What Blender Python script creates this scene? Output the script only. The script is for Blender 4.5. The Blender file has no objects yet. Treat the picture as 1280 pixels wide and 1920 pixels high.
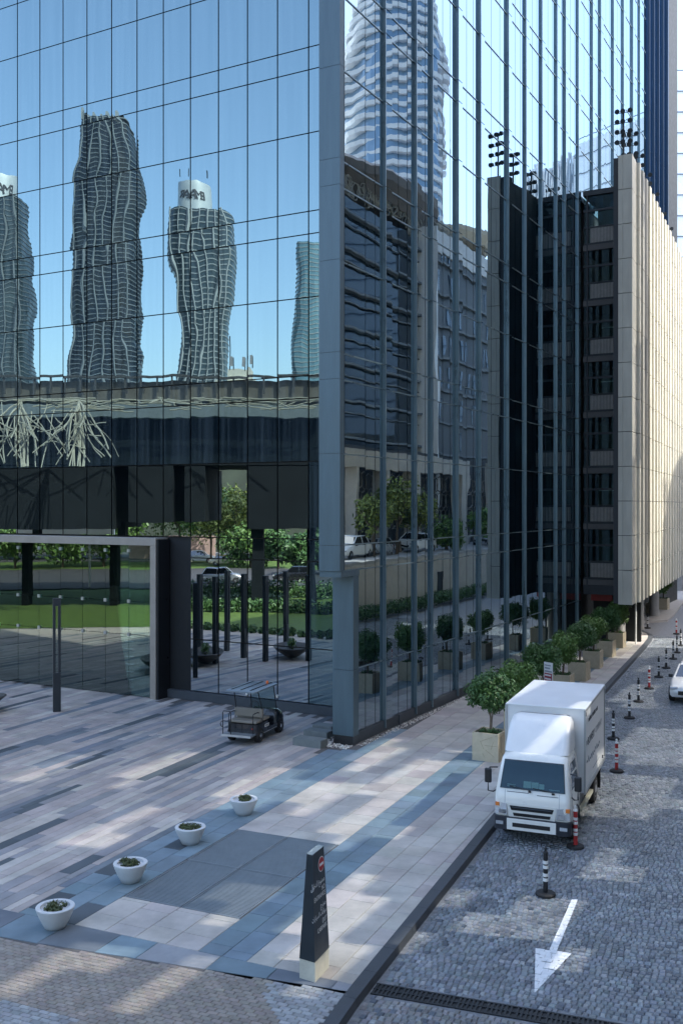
import bpy, math, random
from mathutils import Vector, Matrix, noise
random.seed(11)
R_ = math.radians
sc = bpy.context.scene
col = sc.collection
# ------------------------------------------------------------------ camera, sky, sun, exposure
H, F, HY, CX = 8.2, 1870.0, 947.0, 640.0
cam = bpy.data.cameras.new('camera'); camo = bpy.data.objects.new('camera', cam); col.objects.link(camo)
camo.location = (0, 0, H); camo.rotation_euler = (R_(90), 0, 0)
cam.sensor_fit = 'VERTICAL'; cam.sensor_height = 36; cam.lens = F/1920*36
cam.shift_y = -(960-HY)/1920; cam.clip_end = 3000
sc.camera = camo
SUN_AZ, SUN_EL = 104.0, 50.0          # azimuth from +Y towards +X
w = bpy.data.worlds.new('World'); sc.world = w; w.use_nodes = True
nt = w.node_tree; nt.nodes.clear()
sky = nt.nodes.new('ShaderNodeTexSky'); sky.sky_type = 'NISHITA'; sky.sun_disc = False
sky.sun_elevation = R_(SUN_EL); sky.sun_rotation = R_(SUN_AZ)
sky.air_density = 1.0; sky.dust_density = 2.4; sky.ozone_density = 1.0
bg = nt.nodes.new('ShaderNodeBackground'); bg.inputs[1].default_value = 0.15
wo = nt.nodes.new('ShaderNodeOutputWorld')
nt.links.new(sky.outputs[0], bg.inputs[0]); nt.links.new(bg.outputs[0], wo.inputs[0])
sun = bpy.data.lights.new('sun', 'SUN'); sun.energy = 2.0; sun.angle = R_(0.53); sun.color = (1, .95, .87)
suno = bpy.data.objects.new('sun', sun); col.objects.link(suno)
SD = Vector((math.sin(R_(SUN_AZ))*math.cos(R_(SUN_EL)), math.cos(R_(SUN_AZ))*math.cos(R_(SUN_EL)), math.sin(R_(SUN_EL))))
suno.rotation_euler = SD.to_track_quat('Z', 'Y').to_euler(); suno.location = SD*200
sc.view_settings.view_transform = 'Standard'; sc.view_settings.look = 'None'
sc.view_settings.exposure = 2.12; sc.view_settings.gamma = 1
cy = sc.cycles
cy.use_denoising = True; cy.caustics_reflective = False; cy.caustics_refractive = False
cy.max_bounces = 8; cy.glossy_bounces = 5; cy.diffuse_bounces = 3; cy.transparent_max_bounces = 12; cy.sample_clamp_indirect = 6

# ------------------------------------------------------------------ projection helpers and frames
def gp(px, py, z=0.0):
    Y = (H-z)*F/(py-HY); return Vector(((px-CX)/F*Y, Y, z))
def pp(px, py, Y): return Vector(((px-CX)/F*Y, Y, H-(py-HY)/F*Y))
def pix(p): return (CX+F*p.x/p.y, HY+F*(H-p.z)/p.y)
def V2(x, y): v = Vector((x, y, 0)); v.normalize(); return v
uR = V2(1028, 1870); nR = Vector((uR.y, -uR.x, 0)); uL = -nR
P0 = gp(662, 1399); Q0 = gp(620, 1342.5)
def RF(t, s, z=0.0): return P0+uR*t+nR*s+Vector((0, 0, z))
def LF(a, b, z=0.0): return Q0+uL*a-uR*b+Vector((0, 0, z))       # b outwards
def tpx(px, s=0.0):
    r = (px-CX)/F; o = P0+nR*s
    return (r*o.y-o.x)/(uR.x-r*uR.y)
def apx(px, b=0.0):
    r = (px-CX)/F; o = Q0-uR*b
    return (r*o.y-o.x)/(uL.x-r*uL.y)
def mirL(v):   # reflection in the left glass plane
    d = (v-Q0).dot(uR); return v-2*d*uR
def mirR(v):
    d = (v-RF(0, -.15)).dot(nR); return v-2*d*nR

# ------------------------------------------------------------------ materials
mats = {}
def newmat(name):
    m = bpy.data.materials.new(name); m.use_nodes = True; m.node_tree.nodes.clear(); mats[name] = m
    o = m.node_tree.nodes.new('ShaderNodeOutputMaterial'); return m, m.node_tree, o
def N(t, kind, **kw):
    n = t.nodes.new(kind)
    for k, v in kw.items():
        if k.startswith('i_'):
            key = k[2:]; key = int(key) if key.isdigit() else key
            n.inputs[key].default_value = v
        else: setattr(n, k, v)
    return n
def M(name, c, rough=.6, metal=0., var=.12, scale=3., bump=0., bscale=40., coat=0., attr=False, spec=.5, streak=None, trans=0.):
    if name in mats: return mats[name]
    m, t, o = newmat(name)
    p = N(t, 'ShaderNodeBsdfPrincipled'); p.inputs['Roughness'].default_value = rough; p.inputs['Metallic'].default_value = metal
    p.inputs['Coat Weight'].default_value = coat; p.inputs['Specular IOR Level'].default_value = spec
    t.links.new(p.outputs[0], o.inputs[0])
    tc = N(t, 'ShaderNodeTexCoord'); geo = N(t, 'ShaderNodeNewGeometry')
    src = geo.outputs['Position']
    if streak:
        mp = N(t, 'ShaderNodeMapping'); mp.inputs['Scale'].default_value = streak; t.links.new(src, mp.inputs[0]); src = mp.outputs[0]
    nz = N(t, 'ShaderNodeTexNoise'); nz.inputs['Scale'].default_value = scale; nz.inputs['Detail'].default_value = 6; nz.inputs['Roughness'].default_value = .65
    t.links.new(src, nz.inputs['Vector'])
    mr = N(t, 'ShaderNodeMapRange'); mr.inputs[1].default_value = .3; mr.inputs[2].default_value = .7
    mr.inputs[3].default_value = 1-var; mr.inputs[4].default_value = 1+var
    t.links.new(nz.outputs[0], mr.inputs[0])
    mx = N(t, 'ShaderNodeVectorMath', operation='SCALE')
    if attr:
        at = N(t, 'ShaderNodeAttribute', attribute_name='Col'); t.links.new(at.outputs[0], mx.inputs[0])
    else:
        mx.inputs[0].default_value = c[:3]
    t.links.new(mr.outputs[0], mx.inputs['Scale']); t.links.new(mx.outputs[0], p.inputs['Base Color'])
    rr = N(t, 'ShaderNodeMapRange'); rr.inputs[1].default_value = .3; rr.inputs[2].default_value = .7
    rr.inputs[3].default_value = max(0, rough-.08); rr.inputs[4].default_value = min(1, rough+.08)
    t.links.new(nz.outputs[0], rr.inputs[0]); t.links.new(rr.outputs[0], p.inputs['Roughness'])
    if bump:
        n2 = N(t, 'ShaderNodeTexNoise'); n2.inputs['Scale'].default_value = bscale; n2.inputs['Detail'].default_value = 4
        t.links.new(geo.outputs['Position'], n2.inputs['Vector'])
        b = N(t, 'ShaderNodeBump'); b.inputs['Strength'].default_value = bump; b.inputs['Distance'].default_value = .01
        t.links.new(n2.outputs[0], b.inputs['Height']); t.links.new(b.outputs[0], p.inputs['Normal'])
    return m
def glass(name, refl, base, tint=(.8, .9, 1), wav=.0035, tilt=.004, scl=(1.1, 1.1, .5), rough=0., trans=0., streak=.0):
    """coated facade glass: clear mirror layer over a dark (or see-through) room side, rolled-wave distortion in the normal"""
    m, t, o = newmat(name)
    geo = N(t, 'ShaderNodeNewGeometry'); at = N(t, 'ShaderNodeAttribute', attribute_name='Col')
    off = N(t, 'ShaderNodeVectorMath', operation='SCALE'); off.inputs['Scale'].default_value = 37.; t.links.new(at.outputs[1], off.inputs[0])
    mp = N(t, 'ShaderNodeMapping'); mp.inputs['Scale'].default_value = scl; t.links.new(geo.outputs['Position'], mp.inputs[0])
    ad = N(t, 'ShaderNodeVectorMath', operation='ADD'); t.links.new(mp.outputs[0], ad.inputs[0]); t.links.new(off.outputs[0], ad.inputs[1])
    nz = N(t, 'ShaderNodeTexNoise'); nz.inputs['Scale'].default_value = 1.; nz.inputs['Detail'].default_value = 1.2; t.links.new(ad.outputs[0], nz.inputs['Vector'])
    s1 = N(t, 'ShaderNodeVectorMath', operation='SUBTRACT'); s1.inputs[1].default_value = (.5, .5, .5); t.links.new(nz.outputs[1], s1.inputs[0])
    k1 = N(t, 'ShaderNodeVectorMath', operation='SCALE'); k1.inputs['Scale'].default_value = wav*2; t.links.new(s1.outputs[0], k1.inputs[0])
    s2 = N(t, 'ShaderNodeVectorMath', operation='SUBTRACT'); s2.inputs[1].default_value = (.5, .5, .5); t.links.new(at.outputs[1], s2.inputs[0])
    k2 = N(t, 'ShaderNodeVectorMath', operation='SCALE'); k2.inputs['Scale'].default_value = tilt; t.links.new(s2.outputs[0], k2.inputs[0])
    a1 = N(t, 'ShaderNodeVectorMath', operation='ADD'); t.links.new(geo.outputs['Normal'], a1.inputs[0]); t.links.new(k1.outputs[0], a1.inputs[1])
    a2 = N(t, 'ShaderNodeVectorMath', operation='ADD'); t.links.new(a1.outputs[0], a2.inputs[0]); t.links.new(k2.outputs[0], a2.inputs[1])
    nn = N(t, 'ShaderNodeVectorMath', operation='NORMALIZE'); t.links.new(a2.outputs[0], nn.inputs[0])
    g = N(t, 'ShaderNodeBsdfGlossy'); g.inputs['Roughness'].default_value = rough; g.inputs['Color'].default_value = (*tint, 1); t.links.new(nn.outputs[0], g.inputs['Normal'])
    d = N(t, 'ShaderNodeBsdfDiffuse'); d.inputs['Color'].default_value = (*base, 1)
    if streak:    # pale blinds hanging behind the pane
        m2 = N(t, 'ShaderNodeMapping'); m2.inputs['Scale'].default_value = (5, 5, .12); t.links.new(geo.outputs['Position'], m2.inputs[0])
        a3 = N(t, 'ShaderNodeVectorMath', operation='ADD'); t.links.new(m2.outputs[0], a3.inputs[0]); t.links.new(off.outputs[0], a3.inputs[1])
        n3 = N(t, 'ShaderNodeTexNoise'); n3.inputs['Scale'].default_value = 1.; n3.inputs['Detail'].default_value = 3; t.links.new(a3.outputs[0], n3.inputs['Vector'])
        r3 = N(t, 'ShaderNodeMapRange'); r3.inputs[1].default_value = .35; r3.inputs[2].default_value = .75; t.links.new(n3.outputs[0], r3.inputs[0])
        mc = N(t, 'ShaderNodeMix', data_type='RGBA'); mc.inputs[6].default_value = (*base, 1); mc.inputs[7].default_value = (base[0]+streak*.7, base[1]+streak*.9, base[2]+streak, 1)
        t.links.new(r3.outputs[0], mc.inputs[0]); t.links.new(mc.outputs[2], d.inputs['Color'])
    under = d
    if trans:
        tr = N(t, 'ShaderNodeBsdfTransparent'); tr.inputs[0].default_value = (.72, .85, .82, 1)
        mt = N(t, 'ShaderNodeMixShader'); mt.inputs[0].default_value = trans; t.links.new(d.outputs[0], mt.inputs[1]); t.links.new(tr.outputs[0], mt.inputs[2]); under = mt
    fr = N(t, 'ShaderNodeFresnel'); fr.inputs['IOR'].default_value = 1.5
    mr = N(t, 'ShaderNodeMapRange'); mr.inputs[1].default_value = .04; mr.inputs[2].default_value = 1; mr.inputs[3].default_value = refl; mr.inputs[4].default_value = 1
    t.links.new(fr.outputs[0], mr.inputs[0])
    mx = N(t, 'ShaderNodeMixShader'); t.links.new(mr.outputs[0], mx.inputs[0]); t.links.new(under.outputs[0], mx.inputs[1]); t.links.new(g.outputs[0], mx.inputs[2])
    t.links.new(mx.outputs[0], o.inputs[0]); return m
G_left = glass('glass_left', .33, (.006, .012, .018), (.60, .82, .86), wav=.0034, tilt=.0028, streak=.06)
G_low = glass('glass_lobby', .58, (.004, .007, .009), (.85, .95, 1.), wav=.0012, tilt=.001)
G_right = glass('glass_right', .42, (.004, .011, .018), (.72, .88, .98), wav=.0035, tilt=.0035)
G_port = glass('glass_portal', .22, (.01, .02, .018), (.85, 1., .95), wav=.001, tilt=.001, trans=.85)
G_cp = glass('glass_carpark', .05, (.008, .012, .016), (.7, .85, 1), wav=.002, tilt=.006, trans=.88)
G_blue = glass('glass_blue', .75, (.004, .03, .08), (.42, .72, 1.), wav=.01, tilt=.03)
G_far = glass('glass_far', .25, (.02, .035, .05), (.7, .85, 1), wav=.004, tilt=.02)
G_dark = glass('glass_dark', .10, (.006, .01, .014), (.7, .85, 1), wav=.004, tilt=.01)
G_car = glass('glass_car', .12, (.008, .01, .012), (.9, .95, 1), wav=0, tilt=0)
G_wind = glass('glass_windscreen', .05, (.008, .012, .016), (.38, .48, .6), wav=.001, tilt=0, trans=.93)

steel_blue = M('steel_blue_panel', (.085, .13, .155), .42, .35, .14, 1.2, streak=(2, 2, .25))
fin_metal = M('fin_metal', (.19, .26, .29), .32, .6, .15, 1.5, streak=(2, 2, .3))
dark_back = M('dark_backing', (.006, .008, .01), .6)
black_metal = M('black_metal', (.012, .013, .015), .45)
stone = M('travertine', (.54, .52, .44), .6, 0, .16, .9, .25, 25, streak=(1.5, 1.5, .35))
stone2 = M('portal_stone', (.31, .28, .24), .5, 0, .12, 2)
concrete = M('concrete', (.35, .34, .32), .8, 0, .15, 2)
dark_conc = M('dark_concrete', (.035, .04, .045), .7, 0, .2, 1.5)
white_paint = M('white_paint', (.80, .80, .78), .35, 0, .04, 2, coat=.3)
cream_paint = M('cream_paint', (.82, .81, .75), .3, 0, .03, 2, coat=.5)
black_plastic = M('black_plastic', (.012, .013, .015), .4)
rubber = M('rubber', (.015, .015, .016), .75, 0, .25, 8)
chrome = M('chrome', (.7, .7, .7), .18, 1, .02)
alu = M('aluminium', (.55, .57, .58), .35, .8, .06)
kerb_mat = M('kerb_stone', (.055, .062, .07), .55, 0, .25, 4, .3)
leaf_d = M('leaf_dark', (.055, .125, .032), .5, 0, .35, 9)
leaf_m = M('leaf_mid', (.10, .19, .04), .5, 0, .35, 9)
leaf_y = M('leaf_yellow', (.16, .20, .035), .55, 0, .35, 4)
bark = M('bark', (.16, .12, .085), .85, 0, .3, 12)
soil = M('soil', (.03, .022, .015), .9, 0, .4, 20)
planter_m = M('planter_sand', (.52, .45, .32), .75, 0, .1, 5, .2)

# ------------------------------------------------------------------ mesh builder
class MB:
    def __init__(s): s.v = []; s.f = []; s.c = []
    def add(s, vs, fs, c=None):
        n = len(s.v); s.v += [tuple(v) for v in vs]
        for f in fs: s.f.append(tuple(i+n for i in f)); s.c.append(c)
    def hexa(s, p, c=None):   # p: 4 bottom ccw, 4 top ccw
        s.add(p, [(3, 2, 1, 0), (4, 5, 6, 7), (0, 1, 5, 4), (1, 2, 6, 5), (2, 3, 7, 6), (3, 0, 4, 7)], c)
    def box(s, a, b, fr=None, c=None):
        (x0, y0, z0), (x1, y1, z1) = a, b
        p = [(x0, y0, z0), (x1, y0, z0), (x1, y1, z0), (x0, y1, z0), (x0, y0, z1), (x1, y0, z1), (x1, y1, z1), (x0, y1, z1)]
        if fr: p = [fr(*q) for q in p]
        s.hexa(p, c)
    def quad(s, a, b, c_, d, c=None): s.add([a, b, c_, d], [(0, 1, 2, 3)], c)
    def tube(s, pts, r, n=6, c=None, closed=False):
        pts = [Vector(p) for p in pts]; rings = []
        for i, p in enumerate(pts):
            d = (pts[min(i+1, len(pts)-1)]-pts[max(i-1, 0)])
            d = d.normalized() if d.length > 1e-9 else Vector((0, 0, 1))
            u = d.cross(Vector((0, 0, 1)));
            if u.length < 1e-3: u = d.cross(Vector((1, 0, 0)))
            u.normalize(); w_ = d.cross(u); rr = r[i] if isinstance(r, (list, tuple)) else r
            rings.append([p+rr*(math.cos(2*math.pi*k/n)*u+math.sin(2*math.pi*k/n)*w_) for k in range(n)])
        vs = [q for rg in rings for q in rg]; fs = []
        for i in range(len(rings)-1):
            for k in range(n):
                a = i*n+k; b = i*n+(k+1) % n; fs.append((a, a+n, b+n, b))
        fs.append(tuple(range(n))); fs.append(tuple(range(len(vs)-1, len(vs)-n-1, -1)))
        s.add(vs, fs, c)
    def lathe(s, prof, n=20, cen=(0, 0, 0), c=None):
        vs = []; fs = []; cx, cyy, cz = cen
        for r, z in prof:
            for k in range(n): vs.append((cx+r*math.cos(2*math.pi*k/n), cyy+r*math.sin(2*math.pi*k/n), cz+z))
        for i in range(len(prof)-1):
            for k in range(n):
                a = i*n+k; b = i*n+(k+1) % n; fs.append((a, b, b+n, a+n))
        fs.append(tuple(range(n-1, -1, -1))); fs.append(tuple(range(len(vs)-n, len(vs))))
        s.add(vs, fs, c)
    def loft(s, rings, cap=True, c=None):
        n = len(rings[0]); vs = [q for r in rings for q in r]; fs = []
        for i in range(len(rings)-1):
            for k in range(n):
                a = i*n+k; b = i*n+(k+1) % n; fs.append((a, b, b+n, a+n))
        if cap: fs.append(tuple(range(n-1, -1, -1))); fs.append(tuple(range(len(vs)-n, len(vs))))
        s.add(vs, fs, c)
    def wheelcyl(s, cen, r, wd, n=18, ax='x', prof=None, c=None):
        pr = prof or [(r*.86, -wd/2), (r, -wd/2+.02), (r, wd/2-.02), (r*.86, wd/2)]
        vs = []; fs = []
        for rr, q in pr:
            for k in range(n):
                a = 2*math.pi*k/n; vs.append((cen[0]+q, cen[1]+rr*math.cos(a), cen[2]+rr*math.sin(a)))
        for i in range(len(pr)-1):
            for k in range(n):
                a = i*n+k; b = i*n+(k+1) % n; fs.append((a, b, b+n, a+n))
        fs.append(tuple(range(n-1, -1, -1))); fs.append(tuple(range(len(vs)-n, len(vs))))
        s.add(vs, fs, c)
    def mapv(s, fn, flip=False):
        s.v = [tuple(fn(Vector(v))) for v in s.v]
        if flip: s.f = [f[::-1] for f in s.f]
        return s
    def build(s, name, mat, parent=None, smooth=False, bevel=0., kind=None, inv=True, **tags):
        me = bpy.data.meshes.new(name); me.from_pydata(s.v, [], s.f); me.materials.append(mat)
        if any(c is not None for c in s.c):
            at = me.color_attributes.new('Col', 'FLOAT_COLOR', 'CORNER'); buf = []
            for f, c in zip(s.f, s.c):
                c = c or (.5, .5, .5); buf += [c[0], c[1], c[2], 1.]*len(f)
            at.data.foreach_set('color', buf)
        if smooth: me.polygons.foreach_set('use_smooth', [True]*len(me.polygons))
        o = bpy.data.objects.new(name, me); col.objects.link(o)
        if bevel:
            b = o.modifiers.new('bevel', 'BEVEL'); b.width = bevel; b.segments = 2; b.limit_method = 'ANGLE'
            if smooth:
                pass
        if smooth and not bevel:
            try: me.set_sharp_from_angle(angle=R_(42))
            except Exception: pass
        if parent is not None:
            o.parent = parent
            if inv: o.matrix_parent_inverse = Matrix.Translation(parent.location).inverted()
        if kind: o['kind'] = kind
        for k, v in tags.items():
            if v: o[k] = v
        return o
def thing(name, label, cat, loc=(0, 0, 0), rz=0., group=None):
    e = bpy.data.objects.new(name, None); e.empty_display_size = .3; col.objects.link(e)
    e.location = loc; e.rotation_euler = (0, 0, rz); e['label'] = label; e['category'] = cat
    if group: e['group'] = group
    return e
def dup(o, parent=None, loc=None, rz=None, label=None):
    c = o.copy(); col.objects.link(c); c.parent = parent
    if loc is not None: c.location = loc
    if rz is not None: c.rotation_euler = (0, 0, rz)
    if label: c['label'] = label
    for ch in list(o.children): dup(ch, c)
    return c
def text(body, size, mat, parent, M4, name='lettering', align='LEFT', ext=.004):
    cu = bpy.data.curves.new(name, 'FONT'); cu.body = body; cu.size = size; cu.align_x = align; cu.extrude = ext; cu.resolution_u = 2
    tmp = bpy.data.objects.new(name, cu); col.objects.link(tmp)
    dg = bpy.context.evaluated_depsgraph_get(); dg.update()
    me = bpy.data.meshes.new_from_object(tmp.evaluated_get(dg)); bpy.data.objects.remove(tmp)
    me.transform(M4); me.materials.clear(); me.materials.append(mat)
    o = bpy.data.objects.new(name, me); col.objects.link(o)
    if parent is not None:
        o.parent = parent
    return o
def axes(o, x, y):   # matrix with local x,y and z = x cross y
    x = Vector(x).normalized(); y = Vector(y).normalized(); z = x.cross(y)
    m = Matrix((x, y, z)).transposed().to_4x4(); m.translation = Vector(o); return m
def rnd(): return (random.random(), random.random(), random.random())
#@@GROUND
# ------------------------------------------------------------------ ground, plaza, road (street grid a = along, b = across)
uP = V2(840, 1870); vP = Vector((uP.y, -uP.x, 0))
def AB(a, b, z=0.): return uP*a+vP*b+Vector((0, 0, z))
def toAB(p): return (p.x*uP.x+p.y*uP.y, p.x*vP.x+p.y*vP.y)
RZ = -.13
KB = [(-30, -6.4), (13, -6.5), (15.4, -6.69), (25.1, -7.03), (45.6, -7.57), (59.7, -7.76), (63.5, -7.85), (65.6, -8.05), (67, -8.6), (67.8, -9.6), (68.1, -12)]
def kerb_b(a):
    if a <= KB[0][0]: return KB[0][1]
    for (a0, b0), (a1, b1) in zip(KB, KB[1:]):
        if a <= a1: return b0+(b1-b0)*(a-a0)/(a1-a0)
    return -99
asphalt = M('asphalt', (.05, .05, .052), .8, 0, .2, 3)
ground_m = M('sand_paving', (.30, .27, .24), .8, 0, .15, .4)
g = MB(); g.quad((-900, -900, -.16), (900, -900, -.16), (900, 1400, -.16), (-900, 1400, -.16))
g.build('ground', ground_m, kind='structure')
mortar = M('road_mortar', (.20, .21, .22), .8, 0, .3, 8)
g = MB(); g.box((-30, -9.8, -.155), (140, 14, RZ-.022), AB); g.f = [f[::-1] for f in g.f]
road = g.build('road', mortar, kind='structure')
joint = M('paving_joint', (.10, .095, .09), .85, 0, .2, 6)
# plaza deck (joint bed) with slabs on it
g = MB()
ks = [(a, kerb_b(a)-.12) for a in (15.1, 20, 25.1, 35, 45.6, 55, 59.7, 63.5, 65.4, 66.8, 67.6)]
top = [AB(15.1, -70, -.012)]+[AB(a, b, -.012) for a, b in ks]+[AB(67.8, -12, -.012), AB(67.8, -70, -.012)]
n = len(top); bot = [p-Vector((0, 0, .12)) for p in top]
g.add(top+bot, [tuple(range(n))]+[(i, i+n, (i+1) % n+n, (i+1) % n) for i in range(n)])
plaza = g.build('plaza', joint, kind='structure')
def clip_half(poly, p, nrm):   # keep side where (q-p).n >= 0
    out = []
    for i in range(len(poly)):
        A, B = poly[i], poly[(i+1) % len(poly)]
        da = (A[0]-p[0])*nrm[0]+(A[1]-p[1])*nrm[1]; db = (B[0]-p[0])*nrm[0]+(B[1]-p[1])*nrm[1]
        if da >= 0: out.append(A)
        if da*db < 0:
            k = da/(da-db); out.append((A[0]+(B[0]-A[0])*k, A[1]+(B[1]-A[1])*k))
    return out
def slab_geo(mb, poly, z0, z1, inset, c):
    n = len(poly)
    if n < 3: return
    ca = sum(p[0] for p in poly)/n; cb = sum(p[1] for p in poly)/n
    r = max(.02, min(max(abs(p[0]-ca) for p in poly), max(abs(p[1]-cb) for p in poly)))
    k = 1-inset/r
    lo = [AB(a, b, z0) for a, b in poly]; hi = [AB(ca+(a-ca)*k, cb+(b-cb)*k, z1) for a, b in poly]
    fs = [tuple(range(n, 2*n))]+[(i, (i+1) % n, (i+1) % n+n, i+n) for i in range(n)]
    # make the top face look up
    A = sum(poly[i][0]*poly[(i+1) % n][1]-poly[(i+1) % n][0]*poly[i][1] for i in range(n))
    if A > 0: fs = [f[::-1] for f in fs]
    mb.add(lo+hi, fs, c)
slab_m = M('paving_slab', (1, 1, 1), .60, 0, .24, 1.1, .3, 60, attr=True)
band_m = slab_m
slabs = []    # (distance, poly, colour)
def jit(c, v=.10, h=.02):
    k = 1+random.uniform(-v, v); return tuple(max(.005, x*k*(1+random.uniform(-h, h))) for x in c)
PINK, BEIGE, GREY, DARK, BLUE = (.375, .34, .318), (.44, .415, .375), (.25, .26, .27), (.07, .085, .095), (.16, .222, .258)
b1, b2, b3, b4 = -14.15, -12.74, -9.92, -8.9
GR = (17.2, 21.95, b2+.02, b3-.02)      # grating
rng = random.Random(5)
def lay(bs, be, wfun, lfun, cfun, a0=15.65, a1=67.5):
    b = bs
    while b < be-.02:
        wd = min(wfun(), be-b)
        if be-b-wd < .12: wd = be-b
        a = a0
        while a < a1:
            if a > a0 or True: L = lfun()
            if a == a0: L *= rng.uniform(.3, 1)
            e = min(a+L, a1)
            ca, cb = (a+e)/2, b+wd/2
            c = cfun(ca, cb)
            if c is not None:
                poly = [(a+.004, b+.004), (e-.004, b+.004), (e-.004, b+wd-.004), (a+.004, b+wd-.004)]
                if be > -8.6:
                    kb0, kb1 = kerb_b(a), kerb_b(e); poly = clip_half(poly, (a, kb0-.13), (kb1-kb0, -(e-a)))
                if len(poly) >= 3: slabs.append((AB(ca, cb).length, poly, c))
            a = e
        b += wd
def in_building(a, b):
    p = AB(a, b); d = p-P0; t = d.dot(uR); s = d.dot(nR)
    q = (p-Q0).dot(uR)
    return (q > -.1 and s < -.2) or (-.9 < s < -.1 and t > -.05)
def in_bed(a, b):      # gravel bed by the column
    p = AB(a, b); d = p-P0; t = d.dot(uR); s = d.dot(nR)
    return (-.55 < t < 3.9 and -2.1 < s < .05) or (t > -.5 and -.3 < s < .32 and t < 28)
def c_left(a, b):
    if in_building(a, b) or in_bed(a, b): return None
    x = rng.random(); far = b < -24 and a > 24
    # long wavy run of dark planks
    w_ = noise.noise(Vector((a*.13, b*3.7, 3.1)))+(-.15 if far else 0)
    if w_ > .22: return jit(DARK if rng.random() < .3 else (.15, .175, .20), .18)
    if w_ > .10: return jit((.265, .265, .27), .08)
    return jit(PINK if x < .75 else BEIGE, .07)
def c_band(a, b):
    if in_building(a, b) or in_bed(a, b): return None
    x = rng.random()
    if a < 21 and x < .14 and b < b2: return jit(DARK, .25)
    return jit(BLUE, .12, .03)
def c_mid(a, b):
    if in_building(a, b) or in_bed(a, b) or (GR[0] < a < GR[1] and b < b3): return None
    return jit(BEIGE if rng.random() < .8 else PINK, .06)
lay(b1-44, b1, lambda: rng.choice((.2, .26, .3, .34)), lambda: rng.uniform(.9, 2.6), c_left)
lay(b1, b2, lambda: .47, lambda: rng.uniform(.5, 1.1), c_band)
for aa, ab in ((15.65, GR[0]), (GR[0], GR[1]), (GR[1], 67.5)):
    lay(b2, b3, lambda: .705, lambda: (ab-aa)/max(1, round((ab-aa)/.8)) , c_mid, aa, ab)
lay(b3, b4, lambda: .51, lambda: rng.uniform(.5, .9), c_band)
lay(b4, -6.3, lambda: .55, lambda: rng.uniform(.55, .95), c_mid)
# border course against the brown brick lane
EB = [(14.61, -13.67), (14.9, -9.9), (15.45, -6.5)]
a = -40.
lane0 = lambda b: 14.62+max(0, (b+13.6))*.115 if b > -13.6 else 14.62+(b+13.6)*-.02
bb = -40.
while bb < -6.75:
    e = min(bb+rng.uniform(.7, 1.5), -6.72)
    c = jit((.13, .15, .17) if rng.random() < .2 else BLUE if rng.random() < .5 else GREY, .14)
    slabs.append((AB(15.3, (bb+e)/2).length, [(lane0(bb)+.0, bb+.004), (15.645, bb+.004), (15.645, e-.004), (lane0(e), e-.004)], c)); bb = e
slabs.sort(key=lambda q: q[0])
stuff = MB(); nn = 0
for d, poly, c in slabs:
    px_, py_ = pix(AB(*poly[0]))
    if nn < 290 and 0 < px_ < 1280 and py_ < 1920:
        mb = MB(); slab_geo(mb, poly, -.0115, 0, .005, c); mb.build('paving_slab', slab_m, plaza); nn += 1
    else: slab_geo(stuff, poly, -.0115, 0, .005, c)
stuff.build('paving_slabs_beyond', slab_m, plaza, kind='stuff')
# drainage gratings set flush in the plaza
grate_m = M('grating_steel', (.21, .24, .255), .45, .3, .15, 3)
na, nb = 2, 2
for i in range(na):
    for j in range(nb):
        A0 = GR[0]+(GR[1]-GR[0])*i/na+.012; A1 = GR[0]+(GR[1]-GR[0])*(i+1)/na-.012
        B0 = GR[2]+(GR[3]-GR[2])*j/nb+.012; B1 = GR[2]+(GR[3]-GR[2])*(j+1)/nb-.012
        mb = MB()
        for (x0, x1, y0, y1) in ((A0, A1, B0, B0+.03), (A0, A1, B1-.03, B1), (A0, A0+.03, B0+.03, B1-.03), (A1-.03, A1, B0+.03, B1-.03)):
            slab_geo(mb, [(x0, y0), (x0, y1), (x1, y1), (x1, y0)], -.0115, .001, .001, None)
        k = 0; x = A0+.035
        while x < A1-.06:
            slab_geo(mb, [(x, B0+.03), (x, B1-.03), (x+.042, B1-.03), (x+.042, B0+.03)], -.0115, 0, .001, None); x += .06
        mb.build('floor_grating', grate_m, plaza)
# kerb stones
kn = 0
a = 13.2
while a < 67.2:
    e = a+(1.0 if a < 60 else .6); b0_, b1_ = kerb_b(a), kerb_b(e)
    mb = MB(); wk = .26
    mb.hexa([AB(a+.004, b0_-wk/2, -.15), AB(a+.004, b0_+wk/2, -.15), AB(e-.004, b1_+wk/2, -.15), AB(e-.004, b1_-wk/2, -.15),
             AB(a+.004, b0_-wk/2, .006), AB(a+.004, b0_+wk/2-.02, .006), AB(e-.004, b1_+wk/2-.02, .006), AB(e-.004, b1_-wk/2, .006)])
    mb.build('kerb_stone', kerb_mat, plaza); a = e
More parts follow.
